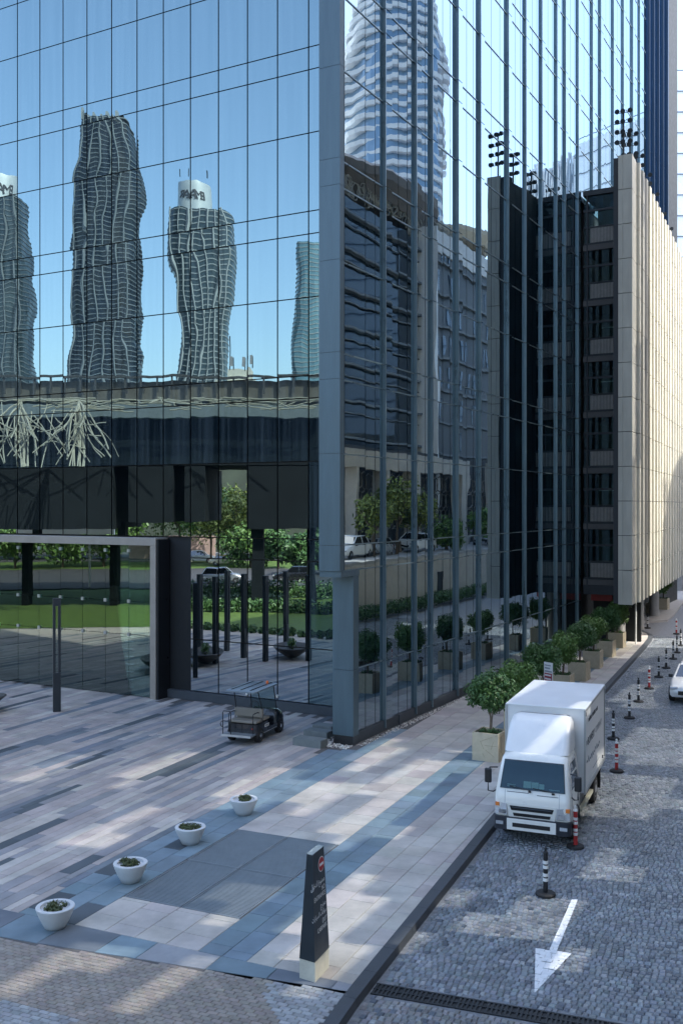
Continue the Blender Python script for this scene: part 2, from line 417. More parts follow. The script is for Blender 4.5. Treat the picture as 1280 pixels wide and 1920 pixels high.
# brown brick lane at the bottom left
brick_m = M('lane_brick', (1, 1, 1), .75, 0, .2, 3, .3, 70, attr=True)
g = MB(); g.quad(AB(-20, -60, -.012), AB(-20, -6.6, -.012), AB(15.6, -6.6, -.012), AB(15.6, -60, -.012)); g.mapv(lambda v: v)
g.f = [f[::-1] for f in g.f] if (Vector(g.v[1])-Vector(g.v[0])).cross(Vector(g.v[2])-Vector(g.v[1])).z < 0 else g.f
lane = g.build('lane', joint, kind='structure')
bricks = []
a = 8.0
r_i = 0
while a < 15.5:
    b = -26-(.1 if r_i % 2 else 0)
    while b < -6.85:
        cb = b+.1
        if a+.1 < lane0(cb)-.01:
            px_, py_ = pix(AB(a, b))
            if -60 < px_ < 900 and py_ < 2150:
                edge = (a < 12.6+.05*(b+14)) and b < -10.5 or (cb+6.5)**2*.0+((a-15.6)**2+(b+6.3)**2 < 4.2 and b > -8.3)
                cc = jit((.30, .31, .31), .2) if edge else jit((.27, .24, .205), .11, .03)
                bricks.append((AB(a, b).length, [(a+.003, b+.003), (a+.097, b+.003), (a+.097, b+.197), (a+.003, b+.197)], cc))
        b += .2
    a += .1; r_i += 1
bricks.sort(key=lambda q: abs(q[0]-17)); stuff = MB()
for i, (d, poly, c) in enumerate(bricks):
    if i < 280:
        mb = MB(); slab_geo(mb, poly, -.0115, random.uniform(-.002, .002), .005, c); mb.build('brick', brick_m, lane)
    else: slab_geo(stuff, poly, -.0115, random.uniform(-.002, .002), .005, c)
stuff.build('bricks_beyond', brick_m, lane, kind='stuff')
# cobbled roadway
cob_m = M('cobble', (1, 1, 1), .36, 0, .35, 1.3, .5, 90, attr=True, spec=.6)
DR0, DR1 = gp(700, 1852, RZ), gp(1130, 1925, RZ)
dra, drb = toAB(DR0), toAB(DR1)
def drain_a(b): return dra[0]+(drb[0]-dra[0])*(b-dra[1])/(drb[1]-dra[1])
cobs = []
a = 12.5; r_i = 0
while a < 66:
    da = .135
    kb = kerb_b(a)+.15; b = kb+rng.uniform(0, .12)
    bmax = min(8, -6+a*.30)
    while b < bmax:
        wd = rng.uniform(.09, .135)
        off = .10*math.sin(b*1.3+a*.15)+.05*math.sin(b*3.1)
        A0 = a+off; dd = A0-drain_a(b)
        if dd > .21 or dd < -.34:
            tone = rng.random()
            base = (.185, .205, .22) if dd > 0 else (.20, .195, .185)
            c = jit(base, .28, .05) if tone < .8 else jit((.27, .28, .285), .2) if tone < .92 else jit((.085, .10, .12), .2)
            cobs.append((A0, b, da, wd, c, rng.uniform(-.008, .006), rng.uniform(-.012, .012)))
        b += wd
    a += da; r_i += 1
def cob_geo(mb, A0, b, da, wd, c, dz, sk):
    p = [(A0+.008, b+.007), (A0+.008+sk, b+wd-.007), (A0+da-.008+sk, b+wd-.007), (A0+da-.008, b+.007)]
    slab_geo(mb, p, RZ-.021, RZ+dz, .012, c)
vis = []
for q in cobs:
    x_, y_ = pix(AB(q[0], q[1], RZ))
    if 660 < x_ < 1270 and 1700 < y_ < 1910: vis.append(q)
vis = set(map(id, sorted(vis, key=lambda q: q[0])[:260])); stuff = MB()
for q in cobs:
    if id(q) in vis:
        mb = MB(); cob_geo(mb, *q); mb.build('cobble', cob_m, road)
    else: cob_geo(stuff, *q)
stuff.build('cobbles_beyond', cob_m, road, kind='stuff')
# painted arrow: clipped to the stones so that the joints stay open
arrow_m = M('road_paint', (.78, .79, .78), .6, 0, .12, 9)
def gab(px, py): return toAB(gp(px, py, RZ))
shaft = [gab(1071, 1686), gab(1083, 1686), gab(1043, 1783), gab(1029, 1781)]
head = [gab(1003, 1778), gab(1071, 1787), gab(1001, 1862)]
mb = MB()
def clip_conv(poly, conv):
    A = sum(conv[i][0]*conv[(i+1) % len(conv)][1]-conv[(i+1) % len(conv)][0]*conv[i][1] for i in range(len(conv)))
    for i in range(len(conv)):
        p, q = conv[i], conv[(i+1) % len(conv)]
        nn_ = (-(q[1]-p[1]), q[0]-p[0]) if A > 0 else (q[1]-p[1], -(q[0]-p[0]))
        poly = clip_half(poly, p, nn_)
        if len(poly) < 3: return []
    return poly
for (A0, b, da, wd, c, dz, sk) in cobs:
    if 14 < A0 < 24 and -7 < b < 0:
        p = [(A0+.001, b+.001), (A0+.001+sk, b+wd-.001), (A0+da-.001+sk, b+wd-.001), (A0+da-.001, b+.001)]
        for cv in (shaft, head):
            q = clip_conv(p, cv)
            if len(q) >= 3: slab_geo(mb, q, RZ+dz+.001, RZ+dz+.004, .0005, None)
mb.build('arrow_marking', arrow_m, road)
# slotted drain channel
dd_ = (DR1-DR0).normalized(); dn = Vector((-dd_.y, dd_.x, 0)); nseg = 12; Ltot = (DR1-DR0).length+2.0; iron = M('cast_iron', (.022, .025, .028), .55, .3, .2, 6)
seg = Ltot/nseg
for i in range(nseg):
    mb = MB(); o0 = DR0+dd_*(i*seg)
    fr = lambda x, y, z: o0+dd_*x+dn*y+Vector((0, 0, z-.0))
    for y0, y1 in ((-.2, -.165), (-.015, .015), (.165, .2)): mb.box((.004, y0, -.02), (seg-.004, y1, 0), fr)
    x = .02
    while x < seg-.04:
        mb.box((x, -.165, -.02), (x+.035, -.015, -.002), fr); mb.box((x, .015, -.02), (x+.035, .165, -.002), fr); x += .075
    mb.build('drain_grate', iron, road)
mb = MB(); mb.quad(DR0-dn*.2+Vector((0, 0, -.021)), DR0+dd_*Ltot-dn*.2+Vector((0, 0, -.021)), DR0+dd_*Ltot+dn*.2+Vector((0, 0, -.021)), DR0+dn*.2+Vector((0, 0, -.021)))
mb.build('drain_trough', dark_back, road)
# far kerb island
isl = [gp(1195, 1166), gp(1250, 1162), gp(1262, 1152), gp(1274, 1136), gp(1300, 1108), gp(1180, 1108), gp(1130, 1150)]
mb = MB(); n = len(isl); mb.add([p for p in isl]+[p-Vector((0, 0, .15)) for p in isl], [tuple(range(n)), *[(i, i+n, (i+1) % n+n, (i+1) % n) for i in range(n)]])
mb.build('pavement', M('pavement_far', (.36, .34, .31), .7, 0, .15, 2), kind='structure')
#@@TOWER
# ------------------------------------------------------------------ glass office tower
tower = thing('office_tower', 'tall blue glass office tower with steel blue corner column and entrance portal', 'building', P0)
ZL = [.38, 2.56, 5.98, 6.85, 9.92, 12.41]
while ZL[-1] < 58: ZL += [ZL[-1]+.89, ZL[-1]+3.97, ZL[-1]+6.46]
AL = [-.4, 1.0]+[1.0+1.445*i for i in range(1, 18)]
GAP = .028
SG = -.15                                  # right glass plane
# dark backing behind the glazing
mb = MB(); mb.box((-2.2, -.9, 0), (26.5, -.12, 60), LF); mb.build('backing_wall', dark_back, tower)
mb = MB(); mb.box((0.45, SG-.6, 0), (60, SG-.06, 60), RF); mb.f = [f[::-1] for f in mb.f]; mb.build('backing_wall', dark_back, tower)
mb = MB(); mb.box((-.66, SG-.6, 6.2), (0.45, SG-.06, 60), RF); mb.f = [f[::-1] for f in mb.f]; mb.build('backing_wall', dark_back, tower)
def pane_geo(mb, fr, x0, x1, z0, z1, y0, y1, c, flip):
    m2 = MB(); m2.box((x0, y0, z0), (x1, y1, z1), fr, c)
    if flip: m2.f = [f[::-1] for f in m2.f]
    mb.add(m2.v, m2.f, c)
AP = apx(296, .9)-.2                        # portal right side
panes_l, rest_l = 0, MB()
for i in range(len(AL)-1):
    for j in range(len(ZL)-1):
        x0, x1, z0, z1 = AL[i]+GAP, AL[i+1]-GAP, ZL[j]+GAP*.8, ZL[j+1]-GAP*.8
        if z1 < 6.9 and x1 > apx(318, 0): continue
        pxm = pix(LF((x0+x1)/2, 0, (z0+z1)/2))
        c = rnd(); low = z1 < 10.1
        if -40 < pxm[0] < 700 and -60 < pxm[1] < 1400 and i > 0:
            mb = MB(); pane_geo(mb, LF, x0, x1, z0, z1, -.02, .0, c, False); mb.build('glass_pane', G_low if low else G_left, tower); panes_l += 1
        else: pane_geo(rest_l, LF, x0, x1, z0, z1, -.02, 0, c, False)
rest_l.build('glass_panes_beyond', G_left, tower, kind='stuff')
mb = MB(); mb.box((-3, -.1, 0), (apx(318)+.05, .10, .36), LF); mb.build('plinth', M('plinth_dark', (.05, .06, .07), .5), tower)
# corner blade: upper box overhanging the lower column
TU = tpx(637); S_IN = -.80
def rbox(mb, a, b):
    m2 = MB(); m2.box(a, b, RF); m2.f = [f[::-1] for f in m2.f]; mb.add(m2.v, m2.f)
zb = H-(1072-HY)/F*RF(TU, 0).y
zs = [zb]+[z for z in ZL if z > zb+.3]
for z0, z1 in zip(zs, zs[1:]):
    mb = MB(); rbox(mb, (TU, S_IN, z0+.006), (tpx(645), 0, z1-.006)); mb.build('corner_panel', steel_blue, tower)
mb = MB(); rbox(mb, (TU+.02, S_IN+.02, zb+.02), (tpx(645)+.0, -.02, 58)); mb.build('corner_core', black_metal, tower)
mb = MB(); rbox(mb, (TU+.05, S_IN-.0, zb-.2), (.42, .012, zb-.006)); mb.build('corner_soffit', steel_blue, tower)
for z0, z1 in ((.32, 2.556), (2.568, zb-.21)):
    mb = MB(); rbox(mb, (0, S_IN, z0), (.40, 0, z1)); mb.build('column_panel', steel_blue, tower)
mb = MB(); rbox(mb, (.02, S_IN+.02, 0), (.38, -.03, zb)); mb.build('column_core', black_metal, tower)
mb = MB(); rbox(mb, (.03, S_IN+.03, 0.0), (.38, -.02, .315)); mb.build('column_base', M('plinth_dark', (.05, .06, .07), .5), tower)
mb = MB(); rbox(mb, (.45, S_IN-.02, 0.0), (3.95, SG-.62, 58)); mb.build('blade_wall', steel_blue, tower)
# right facade: fins (root, nose, end in photo pixels), panes between them
FX = [(714, 722.5, 735), (772.5, 780.5, 790.5), (803, 811, 820.5), (850, 858.7, 867), (893, 901, 908.5), (945.6, 953, 959.7), (979.7, 986, 992), (1010, 1016, 1022),
      (1038.4, 1044, 1049.7), (1054.4, 1060, 1065), (1079, 1084, 1089), (1105.6, 1110.5, 1115), (1121, 1126, 1131), (1145, 1150, 1154), (1164, 1168.5, 1172), (1181, 1186, 1190), (1195, 1199, 1202)]
fins = []
for a_, b_, c_ in FX:
    t0 = tpx(a_+.38*(b_-a_), SG); d = .04
    for k in range(30):       # nose depth so that the near face spans root..nose
        if CX+F*RF(t0, SG+d).x/RF(t0, SG+d).y < b_: d += .01
    fins.append((t0, min(d, .2), tpx(c_, SG+d)-t0))
ENDT = tpx(1209, SG); T28 = tpx(1087, SG)
right_p, rest_r = 0, MB()
def zlow(t): return 26.6 if t > T28-.1 else 0
for k, (t0, d, wd) in enumerate(fins):
    for (za, zb_) in zip(ZL, ZL[1:]):
        if za < zlow(t0)-.5 or za > 48: continue
        if za < .5: za = .1
        mb = MB()
        rbox(mb, (t0, SG-.05, za+.012), (t0+.05, SG+d, zb_-.012)); mb.build('fin', fin_metal, tower)
for k, (t0, d, wd) in enumerate(fins):
    for (za, zb_) in zip(ZL, ZL[1:]):
        if za < zlow(t0)-.5 or za > 48: continue
        pane_geo(rest_r, RF, t0+.052, t0+wd, za+.02, zb_-.02, SG-.04, SG+d-.004, rnd(), True)
edges = [(.42, 0)]+[(t0, t0+wd) for t0, d, wd in fins]+[(ENDT, 0)]
for k in range(len(edges)-1):
    x0 = edges[k][1] if k else .42; x1 = edges[k+1][0]
    cuts = [0, .36, .72, 1] if x1-x0 > 1.6 else [0, .55, 1] if x1-x0 > .9 else [0, 1]
    for j in range(len(ZL)-1):
        if ZL[j] > 48: continue
        xs = [x0+(x1-x0)*c for c in cuts]
        if k == 0 and ZL[j] > 5.9: xs[0] = tpx(645.5, SG)
        if ZL[j] < zlow((x0+x1)/2)-.4: continue
        for i in range(len(xs)-1):
            p = (xs[i]+GAP*.75, xs[i+1]-GAP*.75, ZL[j]+GAP*.7, ZL[j+1]-GAP*.7); c = rnd()
            pm = pix(RF((p[0]+p[1])/2, SG, (p[2]+p[3])/2))
            if right_p < 125 and -60 < pm[1] < 1400 and x0 < 16:
                mb = MB(); pane_geo(mb, RF, *p, SG-.02, SG, c, True); mb.build('glass_pane', G_right, tower); right_p += 1
            else: pane_geo(rest_r, RF, *p, SG-.02, SG, c, True)
rest_r.build('glass_panes_street_side', G_right, tower, kind='stuff')
# slim cover caps along the transoms
for z in ZL[1:22]:
    mb = MB(); rbox(mb, (.42 if z < 5.9 else tpx(646), SG-.05, z-.02), (T28 if z < 26.5 else ENDT, SG+.03, z+.02)); mb.build('transom_cap', fin_metal, tower)
mb = MB(); rbox(mb, (.42, SG-.1, .0), (T28, SG+.06, .37)); mb.build('plinth', M('plinth_dark', (.05, .06, .07), .5), tower)
# far end facet of the tower, turned towards the camera, reflecting the deep blue sky
E0 = RF(ENDT, SG); fx = (pp(1252, 900, E0.y+6)-E0); fx.z = 0; fl = fx.length; fx.normalize(); fny = Vector((fx.y, -fx.x, 0))
EF = lambda x, y, z: E0+fx*x+fny*y+Vector((0, 0, z))
mb = MB(); z = 20.
while z < 50:
    x = .1
    while x < fl-.2:
        m2 = MB(); m2.box((x, -.05, z), (x+.95, 0, z+3.0), EF, rnd()); mb.add(m2.v, m2.f[::1], m2.c[0]); x += 1.0
    z += 3.05
for f in [0]: mb.build('glass_panes_end_facet', G_blue, tower, kind='stuff')
for i in range(5):
    mb = MB(); mb.box((fl*(i+.35)/5, -.04, 18), (fl*(i+.35)/5+.07, .2, 50), EF); mb.build('end_fin', M('fin_navy', (.02, .04, .075), .4, .3), tower)
mb = MB(); mb.box((-.2, -1.2, 10), (fl, -.1, 50), EF); mb.build('end_backing', dark_back, tower)
# entrance portal on the left
PT = apx(292, .75); por_r = PT; zt = H-(1012-HY)/F*LF(PT, .75).y
portal = MB(); portal.box((PT-.0, -.08, zt-.26), (27, .75, zt+.06), LF); po = portal.build('entrance_portal', stone2, tower, bevel=.01)
mb = MB(); mb.box((PT, -.08, 0), (PT+.30, .75, zt-.265), LF); mb.build('portal_jamb', stone2, po)
mb = MB(); mb.box((apx(318)+.03, -.05, 0), (PT-.005, .7, zt-.0), LF); mb.build('portal_reveal', M('reveal_dark', (.02, .023, .027), .35, .2), po)
PB = .55; x = PT+.32; k = 0
while x < 25:
    for z0, z1 in ((.02, 2.62), (2.64, 4.05), (4.07, zt-.27)):
        mb = MB(); mb.box((x, PB-.02, z0), (x+1.30, PB, z1), LF, rnd()); mb.build('portal_glass', G_port, po)
    for z in (2.63, 4.06, zt-.5):
        mb = MB(); mb.box((x-.08, PB-.03, z-.07), (x+.06, PB+.035, z+.07), LF); mb.build('patch_fitting', alu, po)
    x += 1.32
# lobby seen through the portal
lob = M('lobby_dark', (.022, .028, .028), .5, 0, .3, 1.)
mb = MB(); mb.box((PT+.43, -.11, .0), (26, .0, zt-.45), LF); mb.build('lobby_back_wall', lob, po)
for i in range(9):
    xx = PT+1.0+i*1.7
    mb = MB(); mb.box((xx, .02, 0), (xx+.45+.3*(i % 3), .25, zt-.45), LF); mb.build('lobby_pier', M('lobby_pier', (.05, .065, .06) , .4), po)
for i in range(6):
    xx = PT+1.6+i*1.7
    for q in range(7):
        mb = MB(); mb.box((xx, .26, .3+q*.33), (xx+.5, .34, .33+q*.33), LF); mb.build('lobby_rail', alu, po)

# ------------------------------------------------------------------ stone screen and car-park block at the end of the street side
cp = thing('carpark_block', 'dark louvred car park block behind the pale stone screen', 'building', RF(T28, 0))
TW = T28
def wbox(a, b): mb = MB(); rbox(mb, a, b); return mb
zT = H+(HY-360)/F*RF(TW, 1.5).y; zB = H-(1098-HY)/F*RF(TW, 1.5).y
lo_m = M('louvre_grey', (.34, .33, .30), .55, .1, .15, 4); frame_d = M('frame_dark', (.03, .036, .042), .5, .2)
wbox((TW+3.4, .05, zB-.3), (TW+3.6, 3.1, zT)).build('rear_wall', M('carpark_inner', (.22, .21, .19), .8), cp)
fl_h = (zT-zB)/7.0
for k in range(7):
    z0 = zB+k*fl_h
    wbox((TW, .02, z0), (TW+3.4, 3.1, z0+.32)).build('floor_slab', M('carpark_slab', (.12, .12, .115), .8), cp)
    wbox((TW+.02, .05, z0+.34), (TW+.06, 3.1, z0+.44)).build('rail', frame_d, cp)
    wbox((TW+.01, .05, z0+1.32), (TW+.08, 3.1, z0+1.40)).build('rail', frame_d, cp)
    wbox((TW+.03, .02, z0+2.3), (TW+.12, 3.1, z0+2.42)).build('rail', frame_d, cp)
    for (sa, sb) in ((.45, 2.05), (2.15, 3.05)):
        mb = MB(); s_ = sa
        while s_ < sb: rbox(mb, (TW+.03, s_, z0+.46), (TW+.06, s_+.055, z0+1.30)); s_ += .085
        mb.build('louvre_panel', lo_m, cp)
        wbox((TW+.09, sa, z0+.46), (TW+.10, sb, z0+1.3)).build('louvre_backing', frame_d, cp)
    for (sa, sb) in ((.06, .2), (.33, 2.04), (2.17, 3.1)):
        for za, zb_ in ((z0+.0, z0+1.42), (z0+1.44, z0+fl_h-.02)):
            mb = wbox((TW+.115, sa, za), (TW+.125, sb, zb_)); mb.c = [rnd()]*len(mb.f); mb.build('tinted_pane', G_cp, cp)
    if k in (1, 3, 4): wbox((TW+1.2+.2*k, .6, z0+2.28), (TW+1.26+.2*k, 1.6, z0+2.33)).build('tube_light', M('tube_lamp', (.9, .9, .85), .4), cp)
for s_ in (.22, 2.06): wbox((TW-.02, s_, zB), (TW+.09, s_+.09, zT)).build('mullion', frame_d, cp)
wbox((TW-.05, .02, zT-.05), (TW+3.6, 3.1, zT+.25)).build('roof_edge', frame_d, cp)
wbox((TW+2.2, .05, -.1), (TW+2.4, 2.9, zB)).build('entry_recess', dark_back, cp)
wbox((TW-.02, .05, zB-.55), (TW+.1, 3.1, zB-.02)).build('entry_lintel', frame_d, cp)
wbox((TW+.9, .25, zB-1.0), (TW+1.1, 1.5, zB-.5)).build('entry_sign', M('entry_red', (.28, .03, .03), .5), cp)
# stone screen
SA = 3.19*1.0
tS = tpx(1158, SA); A_ = RF(tS, SA)
sB = SA
while CX+F*RF(tS, sB).x/RF(tS, sB).y < 1184: sB += .01
B_ = RF(tS, sB); dS = V2(850, 1870); nS = Vector((dS.y, -dS.x, 0))
zs0 = H-(1135-HY)/F*B_.y; zs1 = H+(HY-287)/F*B_.y
scr = thing('stone_screen', 'tall pale travertine screen wall with folded panels hanging over the pavement', 'screen wall', (B_.x, B_.y, zs0))
SFr = lambda x, y, z: B_+dS*x+nS*y+Vector((0, 0, z))     # x along street, y outwards
rows = 13; rh = (zs1-zs0)/rows
def sbox(a, b):
    m2 = MB(); m2.box(a, b, SFr); m2.f = [f[::-1] for f in m2.f]; return m2
Wf = sB-SA
def shear(z): return 0
for r in range(rows):
    z0, z1 = zs0+r*rh+.016, zs0+(r+1)*rh-.016
    for (s0, s1) in ((SA, SA+Wf*.33-.006), (SA+Wf*.33+.006, sB-.004)):
        mb = MB(); rbox(mb, (tS, s0, z0), (tS+.12, s1, z1)); mb.build('stone_panel', stone, scr)
    mb = sbox((.0, -.12, z0), (1.55, 0, z1)); mb.build('stone_panel', stone, scr)
x = 1.62; k = 0; rr = random.Random(3)
folds = []
while x < 27.5:
    wd = rr.uniform(1.25, 1.75); folds.append((x, wd)); x += wd+.03
for (x, wd) in folds:
    rows_here = [(q, q+1) for q in range(rows)]
    for (ra, rb) in rows_here:
        z0, z1 = zs0+ra*rh+.016, zs0+rb*rh-.016
        # sawtooth plan: each fold steps out by 0.2 m and slopes back
        p = [SFr(x, -.16, z0), SFr(x, .16, z0), SFr(x+wd*.35, .17, z0), SFr(x+wd, -.04, z0), SFr(x+wd, -.16, z0)]
        q = [v+Vector((0, 0, z1-z0)) for v in p]; n = 5
        mb = MB(); mb.add(p+q, [tuple(range(n)), tuple(range(2*n-1, n-1, -1))]+[(i, i+n, (i+1) % n+n, (i+1) % n) for i in range(n)])
        mb.build('stone_panel', stone, scr)
mb = sbox((.15, -1.0, zs0+.05), (x, -.17, zs1-.1)); mb.build('screen_core', dark_conc, scr)
mb = MB(); rbox(mb, (tS+.13, SA+.02, zs0+.03), (TW+.4, sB-.2, zs1-.1)); mb.build('return_wall', M('return_dark', (.09, .088, .08), .7), scr)
for xx in (6, 14, 22):
    mb = MB(); c = SFr(xx, -1.6, 0); mb.lathe([(.35, -.1), (.35, zs0+.1)], 16, (c.x, c.y, 0)); mb.build('support_column', concrete, scr, smooth=True)
# floodlight masts on the screen and roof
fl_m = M('floodlight_grey', (.045, .06, .075), .45, .3)
def mast(base, h, nlev, lab, ang=0.):
    e = thing('floodlight_mast', lab, 'floodlight', base, ang, 'floodlights on the stone screen')
    mb = MB(); mb.tube([(0, 0, 0), (0, 0, h)], .05); mb.build('mast', fl_m, e, inv=False)
    for i in range(nlev):
        z = h-.12-i*.55
        mb = MB(); mb.tube([(-.38, 0, z), (.38, 0, z)], .022); mb.build('cross_arm', fl_m, e, inv=False)
        for xo in (-.37, -.08, .3):
            mb = MB(); mb.tube([(xo, 0, z), (xo, -.05, z+.09), (xo+.03, -.08, z+.10), (xo+.06, -.24, z+.0)], [.03, .06, .08, .14], 8); mb.build('lamp_head', fl_m, e, inv=False)
    return e
for i, (xx, h, nl) in enumerate(((.35, 2.6, 4), (2.6, 2.1, 3), (5.2, 1.7, 3), (8.5, 1.6, 2), (12, 1.4, 1), (16, 1.2, 1), (20, 1.2, 1))):
    b = SFr(xx, -.5, zs1-.12)
    mast(b, h, nl, ['four tier floodlight mast at the near end of the stone screen', 'three tier floodlight mast second along the stone screen top', 'floodlight mast third along the stone screen top', 'floodlight mast fourth along the stone screen top', 'low floodlight fifth along the stone screen top', 'low floodlight sixth along the stone screen top', 'low floodlight farthest along the stone screen top'][i], -.4)
# pale far building and beige arcade building at the right edge
fb = thing('pale_tower', 'pale glass tower with thin grid lines at the right edge', 'building', pp(1262, 947, 130)*1)
c0 = pp(1228, 947, 125); mb = MB(); mb.box((c0.x, 125, 0), (c0.x+40, 150, 62)); mb.build('wall', M('pale_tower_wall', (.50, .58, .66), .3, .1, .06, .2), fb)
gm = M('pale_tower_joint', (.08, .12, .17), .5)
for i in range(22):
    mb = MB(); mb.box((c0.x-.02, 124.95, 8+i*2.6), (c0.x+40, 125, 8.14+i*2.6)); mb.build('joint_line', gm, fb)
ab = thing('arcade_building', 'beige building with balcony and round column past the stone screen', 'building', pp(1275, 1085, 105))
ab.location.z = 0
x0 = pp(1262, 947, 100).x; bei = M('arcade_stone', (.48, .42, .32), .7, 0, .1, 1)
mb = MB(); mb.box((x0, 102, 5), (x0+22, 118, 17)); mb.build('wall', bei, ab)
mb = MB(); mb.box((x0+.2, 100.5, 15.2), (x0+22, 102, 16)); mb.build('cornice', M('arcade_white', (.62, .62, .6), .6), ab)
mb = MB(); mb.box((x0+.4, 100.3, 10.1), (x0+22, 102, 10.9)); mb.build('balcony_floor', M('arcade_white', (.62, .62, .6), .6), ab)
for i in range(14):
    mb = MB(); mb.box((x0+.6+i*.32, 100.4, 10.9), (x0+.64+i*.32, 100.45, 12.0)); mb.build('baluster', black_metal, ab)
mb = MB(); mb.box((x0+.5, 100.38, 12.0), (x0+22, 100.47, 12.08)); mb.build('handrail', black_metal, ab)
mb = MB(); mb.lathe([(.85, -.1), (.85, 5.05)], 20, (pp(1271, 947, 97).x, 97, 0)); mb.build('column', concrete, ab, smooth=True)
mb = MB(); mb.lathe([(.85, 0), (.85, 5)], 20, (pp(1271, 947, 97).x+6, 101, 0)); mb.build('column', concrete, ab, smooth=True)
mb = MB(); mb.box((x0-8, 121, 0), (x0+30, 122, 8)); mb.build('rear_wall', dark_conc, ab)
#@@ENV
# ------------------------------------------------------------------ vegetation helpers
def leaf_mesh(name, clumps, leaf, per, seed, mat, hang=.3):
    r = random.Random(seed); vs = []; fs = []
    for (cx, cy_, cz, rad) in clumps:
        for _ in range(per):
            d = Vector((r.gauss(0, 1), r.gauss(0, 1), r.gauss(0, 1))); d.normalize()
            p = Vector((cx, cy_, cz))+d*rad*(r.random()**.45)
            nrm = (d+Vector((r.gauss(0, .6), r.gauss(0, .6), r.gauss(0, .6)+.3))).normalized()
            u = nrm.cross(Vector((r.gauss(0, 1), r.gauss(0, 1), r.gauss(0, 1)))).normalized(); w_ = nrm.cross(u)
            l = leaf*r.uniform(.7, 1.3); k = len(vs)
            vs += [p-u*l, p+w_*l*.42, p+u*l, p-w_*l*.42]; fs.append((k, k+1, k+2, k+3))
    me = bpy.data.meshes.new(name); me.from_pydata([tuple(v) for v in vs], [], fs); me.materials.append(mat)
    return me
def link(name, me, parent, loc=(0, 0, 0)):
    o = bpy.data.objects.new(name, me); col.objects.link(o); o.parent = parent; o.location = loc; return o
def ball_clumps(rad, n, seed, sq=1.):
    r = random.Random(seed); out = []
    for i in range(n):
        d = Vector((r.gauss(0, 1), r.gauss(0, 1), r.gauss(0, 1))).normalized()*rad*r.uniform(.35, .85)
        out.append((d.x, d.y, d.z*sq, rad*r.uniform(.28, .45)))
    return out
def big_tree(base, h, rad, lab, mat, seed, leaf=.22, per=90, n=26, group=None):
    e = thing('tree', lab, 'tree', base, 0, group); r = random.Random(seed); mb = MB()
    mb.tube([(0, 0, -.1), (.05, .03, h*.25), (-.05, .1, h*.5)], [.22, .17, .12], 8)
    for i in range(5):
        a = i*1.26+r.random(); mb.tube([(0, .05, h*(.3+.04*i)), (math.cos(a)*rad*.3, math.sin(a)*rad*.3, h*.55), (math.cos(a)*rad*.6, math.sin(a)*rad*.6, h*.72)], [.10, .07, .03], 6)
    mb.build('trunk', bark, e, inv=False)
    cl = [(x, y, z+h-rad*.85, q) for x, y, z, q in ball_clumps(rad, n, seed, .8)]
    link('crown', leaf_mesh('crown', cl, leaf, per, seed, mat), e); return e

# ------------------------------------------------------------------ what stands across the street (seen mirrored in the street-side glass)
SO = 19.0
def tq(px, s=SO): return tpx(px, -.3-s)
def zq(px, py, s=SO): return H-(py-HY)/F*RF(tq(px, s), -.3-s).y
def obox(px0, px1, y0, y1, s0, s1, zz=None):
    t0, t1 = tq(px0, s0), tq(px1, s0); z1, z0 = (zq((px0+px1)/2, y0, s0), zq((px0+px1)/2, y1, s0)) if zz is None else zz
    mb = MB(); rbox(mb, (t0, s0, z0), (t1, s1, z1)); return mb
opp = thing('podium_building', 'dark glass block with pale floor bands above a beige arcade across the street', 'building', RF(45, SO))
beige = M('podium_beige', (.46, .42, .36), .75, 0, .12, 1.2); band = M('floor_band', (.16, .18, .19), .6)
obox(620, 1010, 0, 0, 17, 17.6, (-.13, 3.9)).build('retaining_wall', beige, opp)
obox(620, 1010, 0, 0, 17, 24, (3.9, 4.1)).build('deck', concrete, opp)
zt1 = zq(760, 852, 22); zt0 = zq(760, 884, 22)
obox(600, 878, 0, 0, 22, 23, (zt0, zt1)).build('arcade_beam', beige, opp)
for a_, b_ in ((664, 668), (720, 724), (775, 782), (862, 879), (925, 935)): obox(a_, b_, 0, 0, 22, 23, (4.1, zt0 if b_ < 900 else zt1)).build('arcade_pier', beige, opp)
lat = MB(); r = random.Random(8); t0, t1 = tq(640, 23.4), tq(1000, 23.4)
t = t0
while t < t1:
    for z in (4.6, 6.2, 7.8, 9.4):
        cx_ = t; pts = [RF(t+.8*math.cos(q*math.pi/4), 23.4, z+.8+.75*math.sin(q*math.pi/4)) for q in range(9)]; lat.tube(pts, .07, 4)
    t += 1.25
lat.build('lattice_screen', M('lattice_bronze', (.17, .16, .14), .5, .3), opp, kind='stuff')
obox(600, 1010, 0, 0, 24, 25, (4.1, zt1+.5)).build('arcade_back_wall', dark_conc, opp)
zc = zq(760, 436, 26)
tL0, tL1 = tq(590, 26), tq(905, 26)
mb = MB(); rbox(mb, (tL0, 26, zt1), (tq(812, 26), 45, zc)); mb.build('dark_block', G_dark, opp)
zc2 = zq(880, 505, 24.5)
mb = MB(); rbox(mb, (tq(818, 24.5), 24.5, zt1-2), (tq(1010, 24.5), 45, zc2)); mb.build('grey_block', M('grey_block', (.05, .065, .08), .35, .1), opp)
mb = MB(); rbox(mb, (tq(812, 24), 23.8, 4), (tq(818, 24), 26, zc+1)); mb.build('white_pier', white_paint, opp)
z = zt1+1.2
while z < zc:
    mb = MB(); rbox(mb, (tL0, 25.4, z), (tq(800, 26), 26, z+.2)); mb.build('floor_band', band, opp)
    mb = MB(); rbox(mb, (tL0, 25.7, z-1.0), (tq(800, 26), 25.9, z-.9)); mb.build('floor_rail', band, opp); z += 3.3
z = zt1+.6; k = 0
